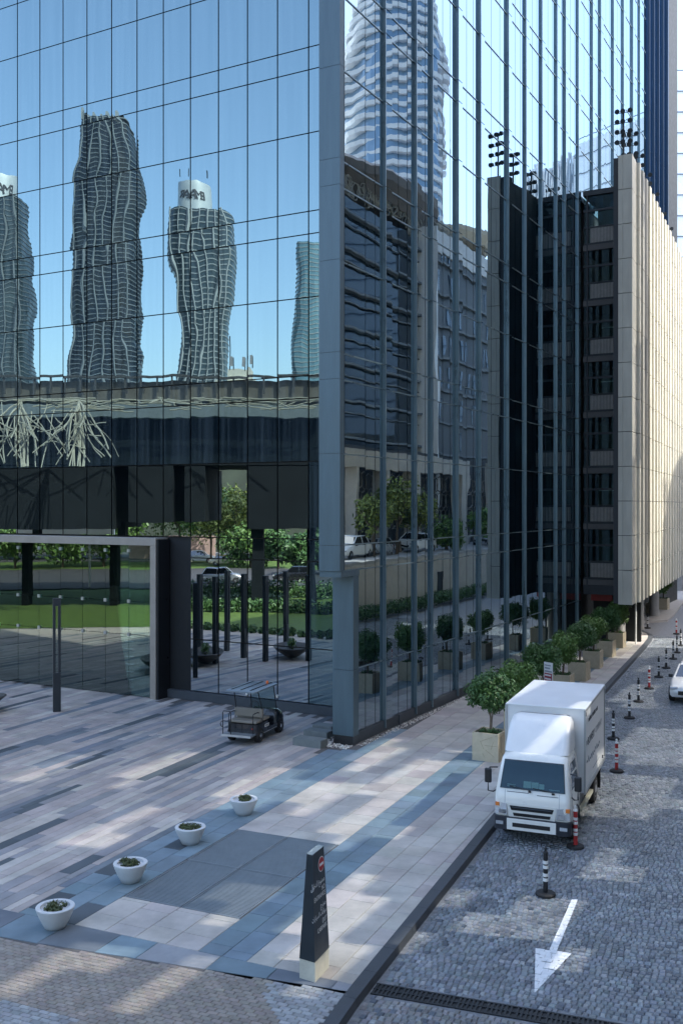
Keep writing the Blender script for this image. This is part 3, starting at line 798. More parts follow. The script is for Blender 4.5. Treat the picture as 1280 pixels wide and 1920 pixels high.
while z < zc2-.5:
    mb = MB(); rbox(mb, (tq(818, 24.5), 24.1, z), (tq(1010, 24.5), 24.5, z+.22)); mb.build('floor_band', band, opp)
    r = random.Random(int(z*10)); t = tq(820, 24.5)+.3
    while t < tq(1005, 24.5):
        if r.random() < .35:
            mb = MB(); rbox(mb, (t, 24.44, z+.5), (t+.5, 24.5, z+2.6)); mb.build('window', G_far, opp)
        t += 1.3
    z += 3.3
mb = MB(); rbox(mb, (tq(818, 24.5), 24.3, zc2), (tq(1010, 24.5), 45, zc2+.02+zq(880, 470, 24.5)-zc2)); mb.build('parapet', M('parapet_white', (.6, .6, .58), .6), opp)
# crown screen and oval oversailing roof
lat = MB(); t = tL0
zr0, zr1 = zc, zq(760, 384, 26)
r = random.Random(4)
for i in range(150):
    ta = r.uniform(tL0, tq(905, 26)); za = r.uniform(zr0, zr1-1.2); rr_ = r.uniform(.5, 1.0)
    lat.tube([RF(ta+rr_*math.cos(q*math.pi/3), 26+.0*q, min(zr1, za+rr_+rr_*math.sin(q*math.pi/3))) for q in range(7)], .06, 4)
lat.build('crown_screen', M('crown_bronze', (.35, .33, .28), .5), opp, kind='stuff')
roof_c = M('roof_brown', (.16, .14, .125), .6, 0, .1, .5)
tm = (tL0+tq(862, 26))/2; tw = (tq(862, 26)-tL0)/2; zr = zq(760, 372, 26)
ring = lambda k, z: [RF(tm+tw*k*math.cos(q*2*math.pi/28), 33+9*k*math.sin(q*2*math.pi/28), z) for q in range(28)]
mb = MB(); mb.loft([ring(.80, zr-1.6), ring(.98, zr-.2), ring(1., zr+.5), ring(.9, zr+1.2)]); mb.build('oval_roof', roof_c, opp)
ring2 = lambda k, z: [RF(tq(905, 26)-4+9*k*math.cos(q*2*math.pi/28), 33+9*k*math.sin(q*2*math.pi/28), z) for q in range(28)]
zz = zq(860, 436, 26); mb = MB(); mb.loft([ring2(.95, zz-1), ring2(1., zz), ring2(1., zz+.5), ring2(.8, zz+.7)]); mb.build('oval_roof', M('roof_sand', (.5, .42, .3), .6), opp)
# doorway and hedge at street level
obox(818, 834, 1112, 1172, 16.95, 17.0, (-.1, 2.6)).build('doorway', dark_back, opp)
hg = thing('street_hedge', 'clipped dark green hedge at the foot of the beige wall across the street', 'hedge', RF(tq(760), 16.3))
cl = []; r = random.Random(2); t = tq(640, 16.3)
while t < tq(1000, 16.3):
    p = RF(t, 16.3)-Vector(hg.location); cl.append((p.x, p.y, .55+r.uniform(-.1, .15), .55)); t += .45
link('hedge_leaves', leaf_mesh('hedge_leaves', cl, .10, 150, 3, leaf_d), hg)
for i, (px, s_, h, rad, lab) in enumerate(((700, 19.5, 9.2, 2.1, 'yellow green tree on the deck, leftmost in the street-side glass'), (745, 20, 10.6, 2.3, 'tallest yellow green tree mirrored in the street-side glass'), (772, 19.5, 9.6, 2.0, 'yellow green tree mirrored third from the corner column'), (838, 19, 7.6, 2.1, 'dark green round tree on the deck mirrored in the street-side glass'), (915, 19, 8.6, 2.2, 'green tree mirrored right of the beige arcade'))):
    b = RF(tq(px, s_), s_, 4.1); big_tree(b, h-4.1, rad, lab, leaf_y if i < 3 else leaf_m, 20+i, .20, 75, 24, 'trees on the deck across the street')
# wavy balcony tower
tw_ = mirR(pp(738, 900, 300)); tw_.z = 0
wt = thing('balcony_tower', 'pale residential tower with wavy balcony bands mirrored in the street-side glass', 'building', tw_)
body = MB(); ring = lambda k, z, ph=0: [(tw_.x+15.5*k*(1+.05*math.sin(5*q*2*math.pi/40+ph))*math.cos(q*2*math.pi/40), tw_.y+15.5*k*(1+.05*math.sin(5*q*2*math.pi/40+ph))*math.sin(q*2*math.pi/40), z) for q in range(40)]
def kz(z): return 1. if z < 140 else max(.25, 1-((z-140)/42)**1.6)
zs_ = [0]+[140+3*i for i in range(14)]
body.loft([ring(.93*kz(z), z) for z in zs_]); body.build('glazed_shaft', M('tower_glass_pale', (.22, .33, .45), .15, .1, .2, .08), wt)
sl = MB(); z = 60.
while z < 178:
    sl.loft([ring(1.0*kz(z), z, .25*z), ring(1.02*kz(z), z+1.2, .25*z)]); z += 3.5
sl.build('balcony_bands', M('balcony_white', (.72, .74, .76), .5), wt, kind='stuff')
p2 = mirR(pp(1062, 900, 320)); p2.z = 0
pt = thing('ribbed_tower', 'pale blue ribbed tower top mirrored above the car park block', 'building', p2)
mb = MB(); mb.box((p2.x-9, p2.y-9, 0), (p2.x+9, p2.y+9, 114)); mb.build('shaft', M('ribbed_pale', (.40, .48, .56), .4), pt)
for i in range(12):
    mb = MB(); a = -9+i*1.55; mb.box((p2.x+a, p2.y-9.7, 40), (p2.x+a+.7, p2.y-9.01, 115+2*math.sin(i))); mb.build('rib', M('rib_pale', (.55, .6, .65), .4), pt)
    mb = MB(); mb.box((p2.x-9.7, p2.y+a, 40), (p2.x-9.01, p2.y+a+.7, 115+2*math.cos(i))); mb.build('rib', M('rib_pale', (.55, .6, .65), .4), pt)
# unseen wall added to shade plaza and street, with gaps that make sun patches
blocker = thing('sun_blocker', 'added sun-blocking wall with louvred gaps on the near side of the street, out of view', 'building', RF(-10, 20))
blocker_m = M('sun_blocker_render', (.40, .38, .34), .8, 0, .1, .5)
TEND = tq(628, 20)-1.5
SUN_PATCH = [gp(x, y).to_2d().to_tuple()+(ra, rb) for x, y, ra, rb in ((480, 1476, 2.6, 1.0), (300, 1440, 2.2, .8), (590, 1500, 2.0, .7), (800, 1450, 3.6, 1.3), (700, 1545, 1.8, .9), (640, 1690, 2.0, .8), (905, 1530, 1.3, .6), (1000, 1720, 1.4, .9), (880, 1700, 1., .5),
    (1180, 1480, 2.6, 1.6), (1250, 1390, 3., 1.6), (1215, 1300, 3., 1.5), (1150, 1620, 1.2, .8), (590, 1800, 1.2, .6), (130, 1800, 1.3, .7), (450, 1690, 1.2, .6), (200, 1560, 2.0, .5), (90, 1440, 2., .6), (1190, 1215, 4, 2), (330, 1850, 1., .4), (700, 1415, 2, .8), (1100, 1800, 1., .5), (150, 1345, 2, .8))]  # ground ellipses where the added wall lets sun through
solid, slat = MB(), MB(); ct, cz = 1.2, .9
zk = 0.
while zk < 54:
    tk = -70.
    while tk < TEND:
        c = RF(tk+ct/2, 20.1, zk+cz/2); g_ = c-SD*(c.z/SD.z); op = False
        ga, gb_ = toAB(g_)
        for (x, y, ra, rb) in SUN_PATCH:
            pa, pb = toAB(Vector((x, y, 0)))
            if ((ga-pa)/ra)**2+((gb_-pb)/rb)**2 < 1: op = True; break
        ks_ = (c-B_).dot(nS)/SD.dot(nS); ps_ = c-SD*ks_; xs_ = (ps_-B_).dot(dS)
        if not op and -1.2 < xs_ < 9 and zs0-1 < ps_.z < zs1+1 and noise.noise(Vector((xs_*.7, ps_.z*.10, 2.2))) > -.12: op = True  # gaps shaped so streaks of sun reach the stone screen
        if not op and noise.noise(Vector((ga*.22, gb_*.55, 7.7))) > .52: op = True  # further random gaps for dappled sun on the ground
        if op:
            q = tk
            while q < tk+ct-.01: rbox(slat, (q, 20, zk), (q+.098, 20.012, zk+cz)); q += .1501
        else: rbox(solid, (tk, 20, zk), (tk+ct, 20.2, zk+cz))
        tk += ct
    zk += cz
solid.build('blocker_panels', blocker_m, blocker, kind='stuff'); slat.build('sun_patch_slats', blocker_m, blocker, kind='stuff')
# ------------------------------------------------------------------ what stands beyond the plaza (seen mirrored in the plaza-side glass)
def vmb(mb): return mb.mapv(mirL, True)
def vbox(px0, px1, y0, y1, d0, d1):
    a, b = pp(px0, y1, d0), pp(px1, y0, d0); mb = MB(); mb.box((a.x, d0, a.z), (b.x, d1, b.z)); return vmb(mb)
def gpv(px, py, z=0): return mirL(gp(px, py, z))
lawn_m = M('lawn_grass', (.075, .13, .022), .8, 0, .35, 1.6, .8, 60)
def vpoly(name, pts, z, mat, kind='structure'):
    ps = [mirL(gp(x, y, 0))+Vector((0, 0, z)) for x, y in pts]; mb = MB()
    nz_ = sum(ps[i].x*ps[(i+1) % len(ps)].y-ps[(i+1) % len(ps)].x*ps[i].y for i in range(len(ps)))
    if nz_ < 0: ps = ps[::-1]
    mb.add(ps, [tuple(range(len(ps)))]); return mb.build(name, mat, kind=kind)
path_m = M('pale_path', (.45, .41, .36), .7)
vpoly('path', [(-150, 1193), (300, 1182), (640, 1204), (640, 1195), (300, 1173), (-150, 1180)], .004, path_m)
vpoly('lawn', [(-250, 1180), (300, 1172), (640, 1194), (660, 1098), (300, 1103), (-250, 1110)], .02, lawn_m)
vpoly('avenue', [(-400, 1108), (300, 1101), (700, 1096), (760, 1066), (300, 1066), (-500, 1070)], .01, asphalt)
vpoly('median_lawn', [(-500, 1070), (300, 1066), (760, 1066), (800, 1054), (300, 1052), (-500, 1056)], .02, lawn_m)
vpoly('far_avenue', [(-600, 1056), (300, 1052), (800, 1053), (900, 1040), (300, 1036), (-700, 1040)], .01, asphalt)
def vhedge(pa, pb, hh, lab, seed):
    A, B = gpv(*pa), gpv(*pb); e = thing('lawn_hedge', lab, 'hedge', (A+B)/2, 0, 'hedges round the lawn'); cl = []; n = int((B-A).length/.7); r = random.Random(seed)
    for i in range(n):
        p = A+(B-A)*i/n-(A+B)/2; cl.append((p.x, p.y, hh*.5+r.uniform(-.1, .1), hh*.62))
    link('hedge_leaves', leaf_mesh('hedge_leaves', cl, .17, 170, seed, leaf_d), e)
vhedge((318, 1147), (650, 1150), 1.0, 'low clipped hedge across the middle of the mirrored lawn', 5)
vhedge((318, 1118), (650, 1121), 1.5, 'taller clipped hedge behind the mirrored lawn beside the road', 6)
vhedge((325, 1176), (640, 1199), .45, 'very low hedge edging the near side of the mirrored lawn', 7)
# slender two-legged steel posts on the plaza
post_m = M('post_steel', (.035, .042, .048), .45, .3, .1, 3)
def steel_post(base, rz, lab):
    e = thing('light_post', lab, 'post', base, rz, 'two-legged steel posts on the plaza')
    mb = MB(); mb.box((-.15, -.11, 0), (.15, .11, 1.55)); mb.build('base_sleeve', post_m, e, inv=False, bevel=.02)
    for sx in (-1, 1):
        mb = MB(); mb.box((sx*.10-.05, -.10, 1.552), (sx*.10+.05, .10, 4.2)); mb.build('leg', post_m, e, inv=False)
    mb = MB(); mb.box((-.15, -.105, 4.203), (.15, .105, 4.5)); mb.build('head', post_m, e, inv=False)
    return e
rzp = -math.atan2(-uR.x, uR.y)*0+math.atan2(-nR.y, nR.x)*-1
steel_post(gp(107, 1334), .35, 'dark steel post standing in front of the entrance portal glass')
for (px, py, lab) in ((327, 1212, 'mirrored steel post beside the portal reveal'), (349, 1222, 'second mirrored steel post from the portal reveal'), (375, 1234, 'third mirrored steel post from the portal reveal'), (404, 1244, 'mirrored steel post standing in front of the boat-shaped planter'),
                      (426, 1220, 'farther mirrored steel post above the golf cart roof'), (457, 1233, 'mirrored steel post behind the golf cart windscreen'), (498, 1240, 'mirrored steel post right of the golf cart roof'), (536, 1222, 'farther mirrored steel post left of the right boat-shaped planter'), (578, 1238, 'mirrored steel post nearest the corner column')):
    steel_post(gpv(px, py), 1.0, lab)
bowl_m = M('bowl_bronze', (.07, .06, .05), .45, .2)
def bowl(base, lab, sx=1.):
    e = thing('boat_planter', lab, 'planter', base, .5, 'boat-shaped bowls on the plaza'); mb = MB()
    mb.lathe([(.25, 0), (.55, .12), (1.0, .38), (1.25, .62), (1.2, .64), (.95, .5)], 24); mb.v = [(x*1.25, y*.8, z) for x, y, z in mb.v]; mb.build('bowl', bowl_m, e, inv=False, smooth=True)
    link('plants', leaf_mesh('plants', [(q*.2-.4, 0, .75+.1*(q % 2), .25) for q in range(5)], .09, 40, 3, leaf_m), e)
bowl(gpv(385, 1243), 'mirrored dark boat-shaped planter behind the golf cart'); bowl(gpv(547, 1232), 'mirrored dark boat-shaped planter near the corner column')
bowl(gp(-64, 1338), 'dark boat-shaped planter cut off by the left edge of the picture')
# canopied dark building with a steel lattice
cb_ = thing('canopy_building', 'dark building under a tangled pale steel lattice canopy mirrored in the plaza-side glass', 'building', gpv(250, 1140))
dk = M('canopy_dark', (.010, .014, .016), .8, 0, .2, .5, spec=.1); brn = M('terrace_brown', (.15, .13, .105), .7, 0, .25, .6)
vbox(-420, 604, 716, 752, 84, 96).build('roof_terrace', brn, cb_)
for i in range(36):
    x = -420+i*28.5; vbox(x, x+3, 706, 738, 83.6, 83.8).build('terrace_post', M('terrace_post', (.07, .065, .06), .6), cb_)
vbox(-420, 606, 704, 708, 83.5, 83.9).build('terrace_rail', M('terrace_post', (.07, .065, .06), .6), cb_)
vbox(-420, 606, 758, 782, 78, 84).build('fascia', M('fascia_grey', (.20, .23, .24), .6), cb_)
vbox(-420, 612, 784, 872, 79, 90).build('upper_storey', dk, cb_)
for a_, b_ in ((-420, 214), (242, 324), (346, 384), (462, 612)):
    vbox(a_, b_, 874, 985+random.uniform(-6, 8), 79, 90).build('hanging_storey', dk, cb_)
for a_, b_, d_ in ((472, 494, 80), (575, 592, 84), (222, 236, 82), (60, 72, 82)): vbox(a_, b_, 980, H and HY+F*H/d_, d_, d_+1.2).build('column', dk, cb_)
lt_m = M('lattice_cream', (.42, .385, .30), .5); rl = random.Random(12)
hubs = [-210, -100, 38, 146, 255, 300, 420, 520]
lat = MB()
def vt(pts, rr): lat.tube([pp(x, y, d) for x, y, d in pts], rr, 5)
def wire(x0, y0, x1, y1, rr, bow=0., d0=76., d1=72.):
    pts = []
    for k in range(6):
        f = k/5; pts.append((x0+(x1-x0)*f+bow*math.sin(f*math.pi), y0+(y1-y0)*f, d0+(d1-d0)*f))
    vt(pts, rr)
for hx in hubs:
    for i in range(9 if hx < 200 else 0): wire(hx+rl.uniform(-3, 3), 752, hx+rl.uniform(-16, 16), 876, .055, rl.uniform(-9, 9))
    for i in range(10 if hx < 200 else 0): wire(hx, 751, hx+rl.uniform(-85, 85), rl.uniform(800, 872), .055, rl.uniform(-16, 16))
    for i in range(5): wire(hx, 750, hx+rl.uniform(-120, 120), 757+rl.uniform(-12, 12), .05, 0, 76, 75)
x = -280
while x < 190:
    for sg in (-1, 1): wire(x+rl.uniform(-8, 8), rl.uniform(752, 790), x+sg*rl.uniform(25, 70), rl.uniform(850, 880), .04 if x < 170 else .02, rl.uniform(-12, 12), 75, 72)
    x += 24 if x < 170 else 44
for i in range(40):
    x = rl.uniform(-280, 200); wire(x, rl.uniform(775, 850), x+rl.uniform(-70, 70), rl.uniform(790, 850), .045, 0, 73, 73)
for i in range(60):
    x = rl.uniform(-280, 580); wire(x, 746+rl.uniform(0, 24), x+rl.uniform(40, 110), 746+rl.uniform(0, 26), .045, 0, 77, 77)
vmb(lat).build('steel_lattice', lt_m, cb_, kind='stuff')
gb2 = thing('garden_block', 'low dark green-grey block mirrored behind the avenue trees', 'building', gpv(330, 1048)); vbox(-500, 640, 868, 1036, 150, 156).build('wall', M('garden_block', (.05, .065, .045), .8, 0, .3, .3), gb2)
# roof house with aerials
rh_ = thing('roof_house', 'white rooftop plant room with aerials mirrored under the flared tower', 'building', mirL(pp(440, 740, 120)))
vbox(402, 476, 712, 735, 120, 128).build('wall', M('roof_house_white', (.62, .58, .48), .7), rh_); vbox(425, 470, 690, 711, 121, 126).build('upper_wall', M('roof_house_white', (.62, .58, .48), .7), rh_)
for x, y0 in ((428, 630), (434, 668), (455, 668), (464, 668), (474, 668)): vbox(x, x+1.6, y0, 692, 121, 121.1).build('aerial', black_metal, rh_)
for x in (431, 453, 472): vbox(x-2.5, x+2.5, 666, 684, 120.8, 121).build('antenna_panel', M('antenna_grey', (.3, .3, .3), .6), rh_)
vbox(400, 610, 736, 790, 122, 130).build('podium_wall', brn, rh_)
# mirrored towers
def prof_tower(name, lab, depth, prof, band_m_, body_m, fl, wave=0., ribs=0, seed=1, z_from=690, tilt=0.):
    """prof: list of (y, px_left, px_right) read from the photo at one distance; real depth of half its width"""
    c = mirL(pp(sum(prof[0][1:])/2, 947, depth)); c.z = 0; e = thing(name, lab, 'building', c)
    def at(y):
        for (ya, la, ra), (yb, lb, rb) in zip(prof, prof[1:]):
            if ya <= y <= yb: k = (y-ya)/(yb-ya); return la+(lb-la)*k, ra+(rb-ra)*k
        return prof[-1][1:] if y > prof[-1][0] else prof[0][1:]
    def ring(y, grow=0., n=28):
        l, r_ = at(y); p, q = pp(l, y, depth), pp(r_, y, depth); cx_ = (p.x+q.x)/2; h0 = (q.x-p.x)/2; hw = h0+grow; out = []
        for i in range(n):
            a = 2*math.pi*i/n; ca, sa = math.cos(a), math.sin(a); k = (abs(ca)**4+abs(sa)**4)**-.25; wv = 1+wave*math.sin(6*a+y*.05)
            out.append(mirL(Vector((cx_+hw*k*ca*wv, depth+hw*k*sa*wv+h0, p.z))))
        return out
    y0, y1 = prof[0][0], prof[-1][0]; ys = [y1+(y0-y1)*i/24 for i in range(25)]
    rg = [ring(y) for y in ys]; base = [Vector((v.x, v.y, -.1)) for v in rg[0]]
    mb = MB(); mb.loft([base]+rg); mb.f = [f[::-1] for f in mb.f]; mb.build('shaft', body_m, e)
    sl = MB(); y = y1
    while y > y0+2:
        sl.loft([ring(y, .2), ring(y-fl*.18, .22)]); y -= fl
    sl.f = [f[::-1] for f in sl.f]; sl.build('floor_bands', band_m_, e, kind='stuff')
    for i in range(ribs):
        x = (i+.5)/ribs; pts = []
        for y in ys:
            l, r_ = at(y); px = l+(r_-l)*(x+.03*math.sin(y*.03+i)); pts.append(mirL(pp(px, y, depth-.6)))
        mb = MB(); mb.tube(pts, .4, 4); mb.build('rib', band_m_, e)
    return e, at
bm = M('tower_band_light', (.30, .32, .32), .6); bd = M('tower_band_dark', (.15, .17, .18), .6)
tg = M('tower_glass_dark', (.008, .014, .02), .3, .1, .3, .1); tg2 = M('tower_glass_mid', (.035, .055, .065), .3, .1, .3, .1)
eB, _ = prof_tower('dark_tower', 'tallest dark ribbed tower mirrored in the plaza-side glass', 430, [(212, 150, 222), (222, 146, 238), (300, 142, 250), (330, 133, 250), (420, 131, 246), (560, 127, 246), (640, 124, 245), (655, 121, 250), (720, 121, 250)], bd, tg, 9, .03, 6)
for i in range(7):
    x = 150+i*12; mb = vbox(x, x+4, 205+3*(i % 2), 224, 431, 434); mb.build('crown_blade', bm, eB)
eC, atC = prof_tower('flared_tower', 'twisted tower flaring towards its top with a pale cylinder crown', 470, [(392, 312, 425), (410, 308, 430), (470, 307, 432), (540, 322, 428), (600, 333, 420), (660, 333, 418), (722, 326, 416)], bm, tg2, 10.5, 0., 7)
eA, _ = prof_tower('edge_tower', 'tower with a pale cylinder crown cut by the left picture edge', 450, [(365, -60, 34), (420, -62, 40), (600, -60, 42), (720, -62, 48)], bd, tg2, 9, .02, 5)
eD, _ = prof_tower('curved_tower', 'slim curved tower mirrored beside the corner column', 480, [(452, 556, 606), (480, 553, 610), (560, 551, 612), (640, 547, 615), (745, 543, 618)], bm, M('tower_glass_teal', (.12, .22, .26), .2, .1, .2, .1), 8.5, .02, 0)
cylm = M('crown_cylinder', (.52, .54, .54), .4, .2, .06, .2); letter_m = M('sign_letter', (.05, .05, .055), .5)
MC = mirL(Vector((0, 0, H)))
for e, pc, hw, y0, y1, dep, tx in ((eC, 363, 30, 330, 408, 470, 378), (eA, -8, 40, 312, 380, 450, 0)):
    c = mirL(pp(pc, 900, dep+14)); rr_ = hw/F*dep; z0, z1 = H+(HY-y1)/F*dep, H+(HY-y0)/F*dep
    mb = MB(); mb.lathe([(rr_, z0-8), (rr_, z1-2), (rr_*.97, z1)], 32, (c.x, c.y, 0)); mb.build('crown_cylinder', cylm, e, smooth=True)
    n_ = (Vector((MC.x, MC.y, 0))-Vector((c.x, c.y, 0))).normalized(); xx = Vector((-n_.y, n_.x, 0)); word = 'EMAAR'
    for i, ch in enumerate(word):     # letters wrap round the drum
        ang = (i-2)*.30 + (.12 if pc > 0 else -.1); d_ = n_*math.cos(ang)+xx*math.sin(ang); xd = xx*math.cos(ang)-n_*math.sin(ang)
        o = text(ch, 6.2, letter_m, None, axes(Vector((c.x, c.y, z1-9))+d_*(rr_+.15), xd, (0, 0, 1)), 'sign_letter', 'CENTER', .2)
        o.parent = e; o.matrix_parent_inverse = Matrix.Translation(e.location).inverted()
for x in (338, 352, 386): vbox(x, x+1.2, 318, 332, 484, 485).build('crown_aerial', black_metal, eC)
# avenue trees
for i, (px, py, yt, rad, m_) in enumerate(((205, 1062, 930, 3.6, leaf_m), (232, 1058, 892, 3.8, leaf_m), (336, 1056, 884, 4.2, leaf_m), (395, 1058, 895, 4.0, leaf_m), (440, 1060, 905, 4.4, leaf_y), (470, 1064, 968, 4.2, leaf_m), (522, 1066, 985, 3.2, leaf_d), (560, 1078, 1000, 3.2, leaf_d), (592, 1074, 985, 3.4, leaf_d), (130, 1064, 940, 3.8, leaf_m), (40, 1064, 950, 4, leaf_m))):
    b = gpv(px, py); d = H*F/(py-HY); h = H-(yt-HY)/F*d
    big_tree(b, h, 1.35*rad*min(1, h/9), ['avenue tree mirrored left of the portal palm', 'avenue tree mirrored above the portal beam', 'avenue tree mirrored right of the portal', 'avenue tree mirrored above the white car', 'bright avenue tree mirrored over the taxis', 'wide avenue tree mirrored over the silver car', 'dark avenue tree mirrored left of the black car', 'dark avenue tree mirrored over the black car', 'dark avenue tree mirrored beside the corner column', 'avenue tree mirrored behind the portal glass', 'avenue tree mirrored at the left picture edge'][i], m_, 40+i, .32, 110, 30, 'trees along the mirrored avenue')
# pink wall and white hoarding by the avenue
pk = thing('pink_wall', 'pinkish beige garden wall mirrored right of the portal', 'wall', gpv(345, 1040)); vbox(250, 402, 1006, 1046, 146, 147).build('wall', M('pink_render', (.42, .29, .25), .8), pk)
hd = thing('white_hoarding', 'long white hoarding mirrored above the entrance portal', 'hoarding', gpv(110, 1040)); vbox(30, 215, 968, 1003, 100, 100.5).build('panel', white_paint, hd)
for k_, q_ in ((60, 1003), (180, 1003)): vbox(k_, k_+3, 1003, HY+F*H/100, 100.1, 100.4).build('leg', alu, hd)
#@@OBJ
# ------------------------------------------------------------------ vehicles
def rrect(x0, x1, y0, y1, z, r, n=4):
    out = []
    for cx_, cy_, a0 in ((x1-r, y1-r, 0), (x0+r, y1-r, 90), (x0+r, y0+r, 180), (x1-r, y0+r, 270)):
        for i in range(n+1):
            a = R_(a0+90*i/n); out.append((cx_+r*math.cos(a), cy_+r*math.sin(a), z))
    return out
def wheel(e, x, y, r, wd, side, rim_m=None, name='wheel'):
    mb = MB(); mb.wheelcyl((x, y, r), r, wd); w_ = mb.build(name, rubber, e, inv=False, smooth=True)
    mb = MB(); o_ = x+side*(wd/2-.01); mb.wheelcyl((o_, y, r), r*.6, .03, 16, prof=[(r*.62, -side*.02), (r*.60, side*.012), (r*.42, side*.0), (r*.2, side*.02), (r*.12, side*.022)]); rm = mb.build('rim', rim_m or alu, w_, inv=False, smooth=True)
    return w_
orange = M('indicator_orange', (.75, .22, .04), .3); lamp_m = M('lamp_glass', (.62, .64, .66), .12, .4, .15, 30); red_m = M('signal_red', (.42, .025, .025), .5); white_p = M('white_matt', (.78, .78, .76), .5)
paper = M('paper', (.75, .78, .78), .7); ink = M('ink_dark', (.05, .055, .06), .6); ink_l = M('ink_grey', (.30, .33, .36), .6)
# --- box truck (front faces -y locally)
tp = gp(996, 1586, RZ); trk = thing('box_truck', 'white box truck with roof fairing parked at the kerb', 'truck', (tp.x, tp.y, RZ), -math.atan2(.375, .927))
B = lambda mb, name, mat, par=trk, **k: mb.build(name, mat, par, inv=False, **k)
hw = .93
mb = MB(); sect = [(.48, .10, hw-.03), (.62, .03, hw), (.95, 0., hw), (1.18, .02, hw), (1.32, .07, hw-.015), (1.7, .20, hw-.06), (2.0, .32, hw-.11), (2.10, .40, hw-.15), (2.16, .55, hw-.26)]
mb.loft([rrect(-h_, h_, y_, 1.62, z_, .13 if z_ < 2.1 else .2) for z_, y_, h_ in sect]); cab = B(mb, 'cab', cream_paint, smooth=True)
def fronty(z):
    for (z0, y0, _), (z1, y1, _) in zip(sect, sect[1:]):
        if z0 <= z <= z1: return y0+(y1-y0)*(z-z0)/(z1-z0)
    return .4
def fpatch(x0, x1, z0, z1, off, xt0=None, xt1=None, nz_=4, th=.012):
    mb = MB(); xt0 = x0 if xt0 is None else xt0; xt1 = x1 if xt1 is None else xt1
    for k in range(nz_):
        za, zb_ = z0+(z1-z0)*k/nz_, z0+(z1-z0)*(k+1)/nz_; fa, fb_ = k/nz_, (k+1)/nz_
        xa0, xa1, xb0, xb1 = x0+(xt0-x0)*fa, x1+(xt1-x1)*fa, x0+(xt0-x0)*fb_, x1+(xt1-x1)*fb_
        ya, yb = fronty(za)-off, fronty(zb_)-off
        mb.hexa([(xa0, ya, za), (xa1, ya, za), (xa1, ya+th, za), (xa0, ya+th, za), (xb0, yb, zb_), (xb1, yb, zb_), (xb1, yb+th, zb_), (xb0, yb+th, zb_)])
    return mb
B(fpatch(-.80, .80, 1.33, 1.99, .012, -.73, .73, 6), 'windscreen_seal', black_plastic, cab)
B(fpatch(-.77, .77, 1.35, 1.97, .02, -.705, .705, 6, .004), 'dash_interior', M('cab_interior', (.02, .028, .036), .6, 0, .5, 4), cab)
for x0, x1, z0, z1 in ((-.22, -.03, 1.385, 1.53), (-.02, .15, 1.385, 1.525), (.16, .29, 1.385, 1.50), (-.62, -.42, 1.38, 1.40), (-.62, -.42, 1.42, 1.435), (.40, .66, 1.385, 1.40)):
    B(fpatch(x0, x1, z0, z1, .026, th=.003, nz_=1), 'dashboard_paper', paper, cab)
B(fpatch(-.78, .78, 1.345, 1.975, .036, -.715, .715, 6, .003), 'windscreen', G_wind, cab)
for x0 in (-.05, .52):
    mb = MB(); mb.tube([(x0, -.0, 1.315), (x0-.02, .02, 1.345), (x0-.50, .028, 1.40)], .011, 5); B(mb, 'wiper', black_plastic, cab)
    mb = MB(); mb.lathe([(.04, 0), (.035, .03)], 8, (x0, .0, 1.30)); B(mb, 'wiper_pivot', black_plastic, cab)
B(fpatch(-.62, -.08, 1.255, 1.268, .006, nz_=1), 'panel_seam', ink, cab); B(fpatch(.12, .64, 1.225, 1.238, .006, nz_=1), 'panel_seam', ink, cab)
for sx in (-1, 1): B(fpatch(min(sx*.66, sx*.668), max(sx*.66, sx*.668), .95, 1.30, .004, nz_=3), 'panel_seam', ink_l, cab)
B(fpatch(-.56, .56, .63, .99, .022, -.60, .60, 3), 'grille_surround', cream_paint, trk)
B(fpatch(-.50, .50, .83, .94, .034, -.54, .54, 2), 'grille', black_plastic); B(fpatch(-.44, .44, .69, .765, .034, -.46, .46, 2), 'grille', black_plastic)
B(fpatch(-.47, .47, .895, .915, .042, -.49, .49, 1), 'grille_bar', M('grille_grey', (.1, .12, .14), .35, .5))
mb = MB(); mb.loft([rrect(-hw-.01, hw+.01, -.06, .35, z_, .12) for z_ in (.34, .42, .66)]); B(mb, 'bumper', M('bumper_navy', (.018, .022, .032), .45), smooth=True)
mb = MB(); mb.box((-.60, -.078, .36), (.60, -.061, .64)); B(mb, 'bumper_centre', cream_paint, bevel=.008)
mb = MB(); mb.box((-.46, -.084, .44), (.46, -.079, .54)); B(mb, 'air_intake', black_plastic)
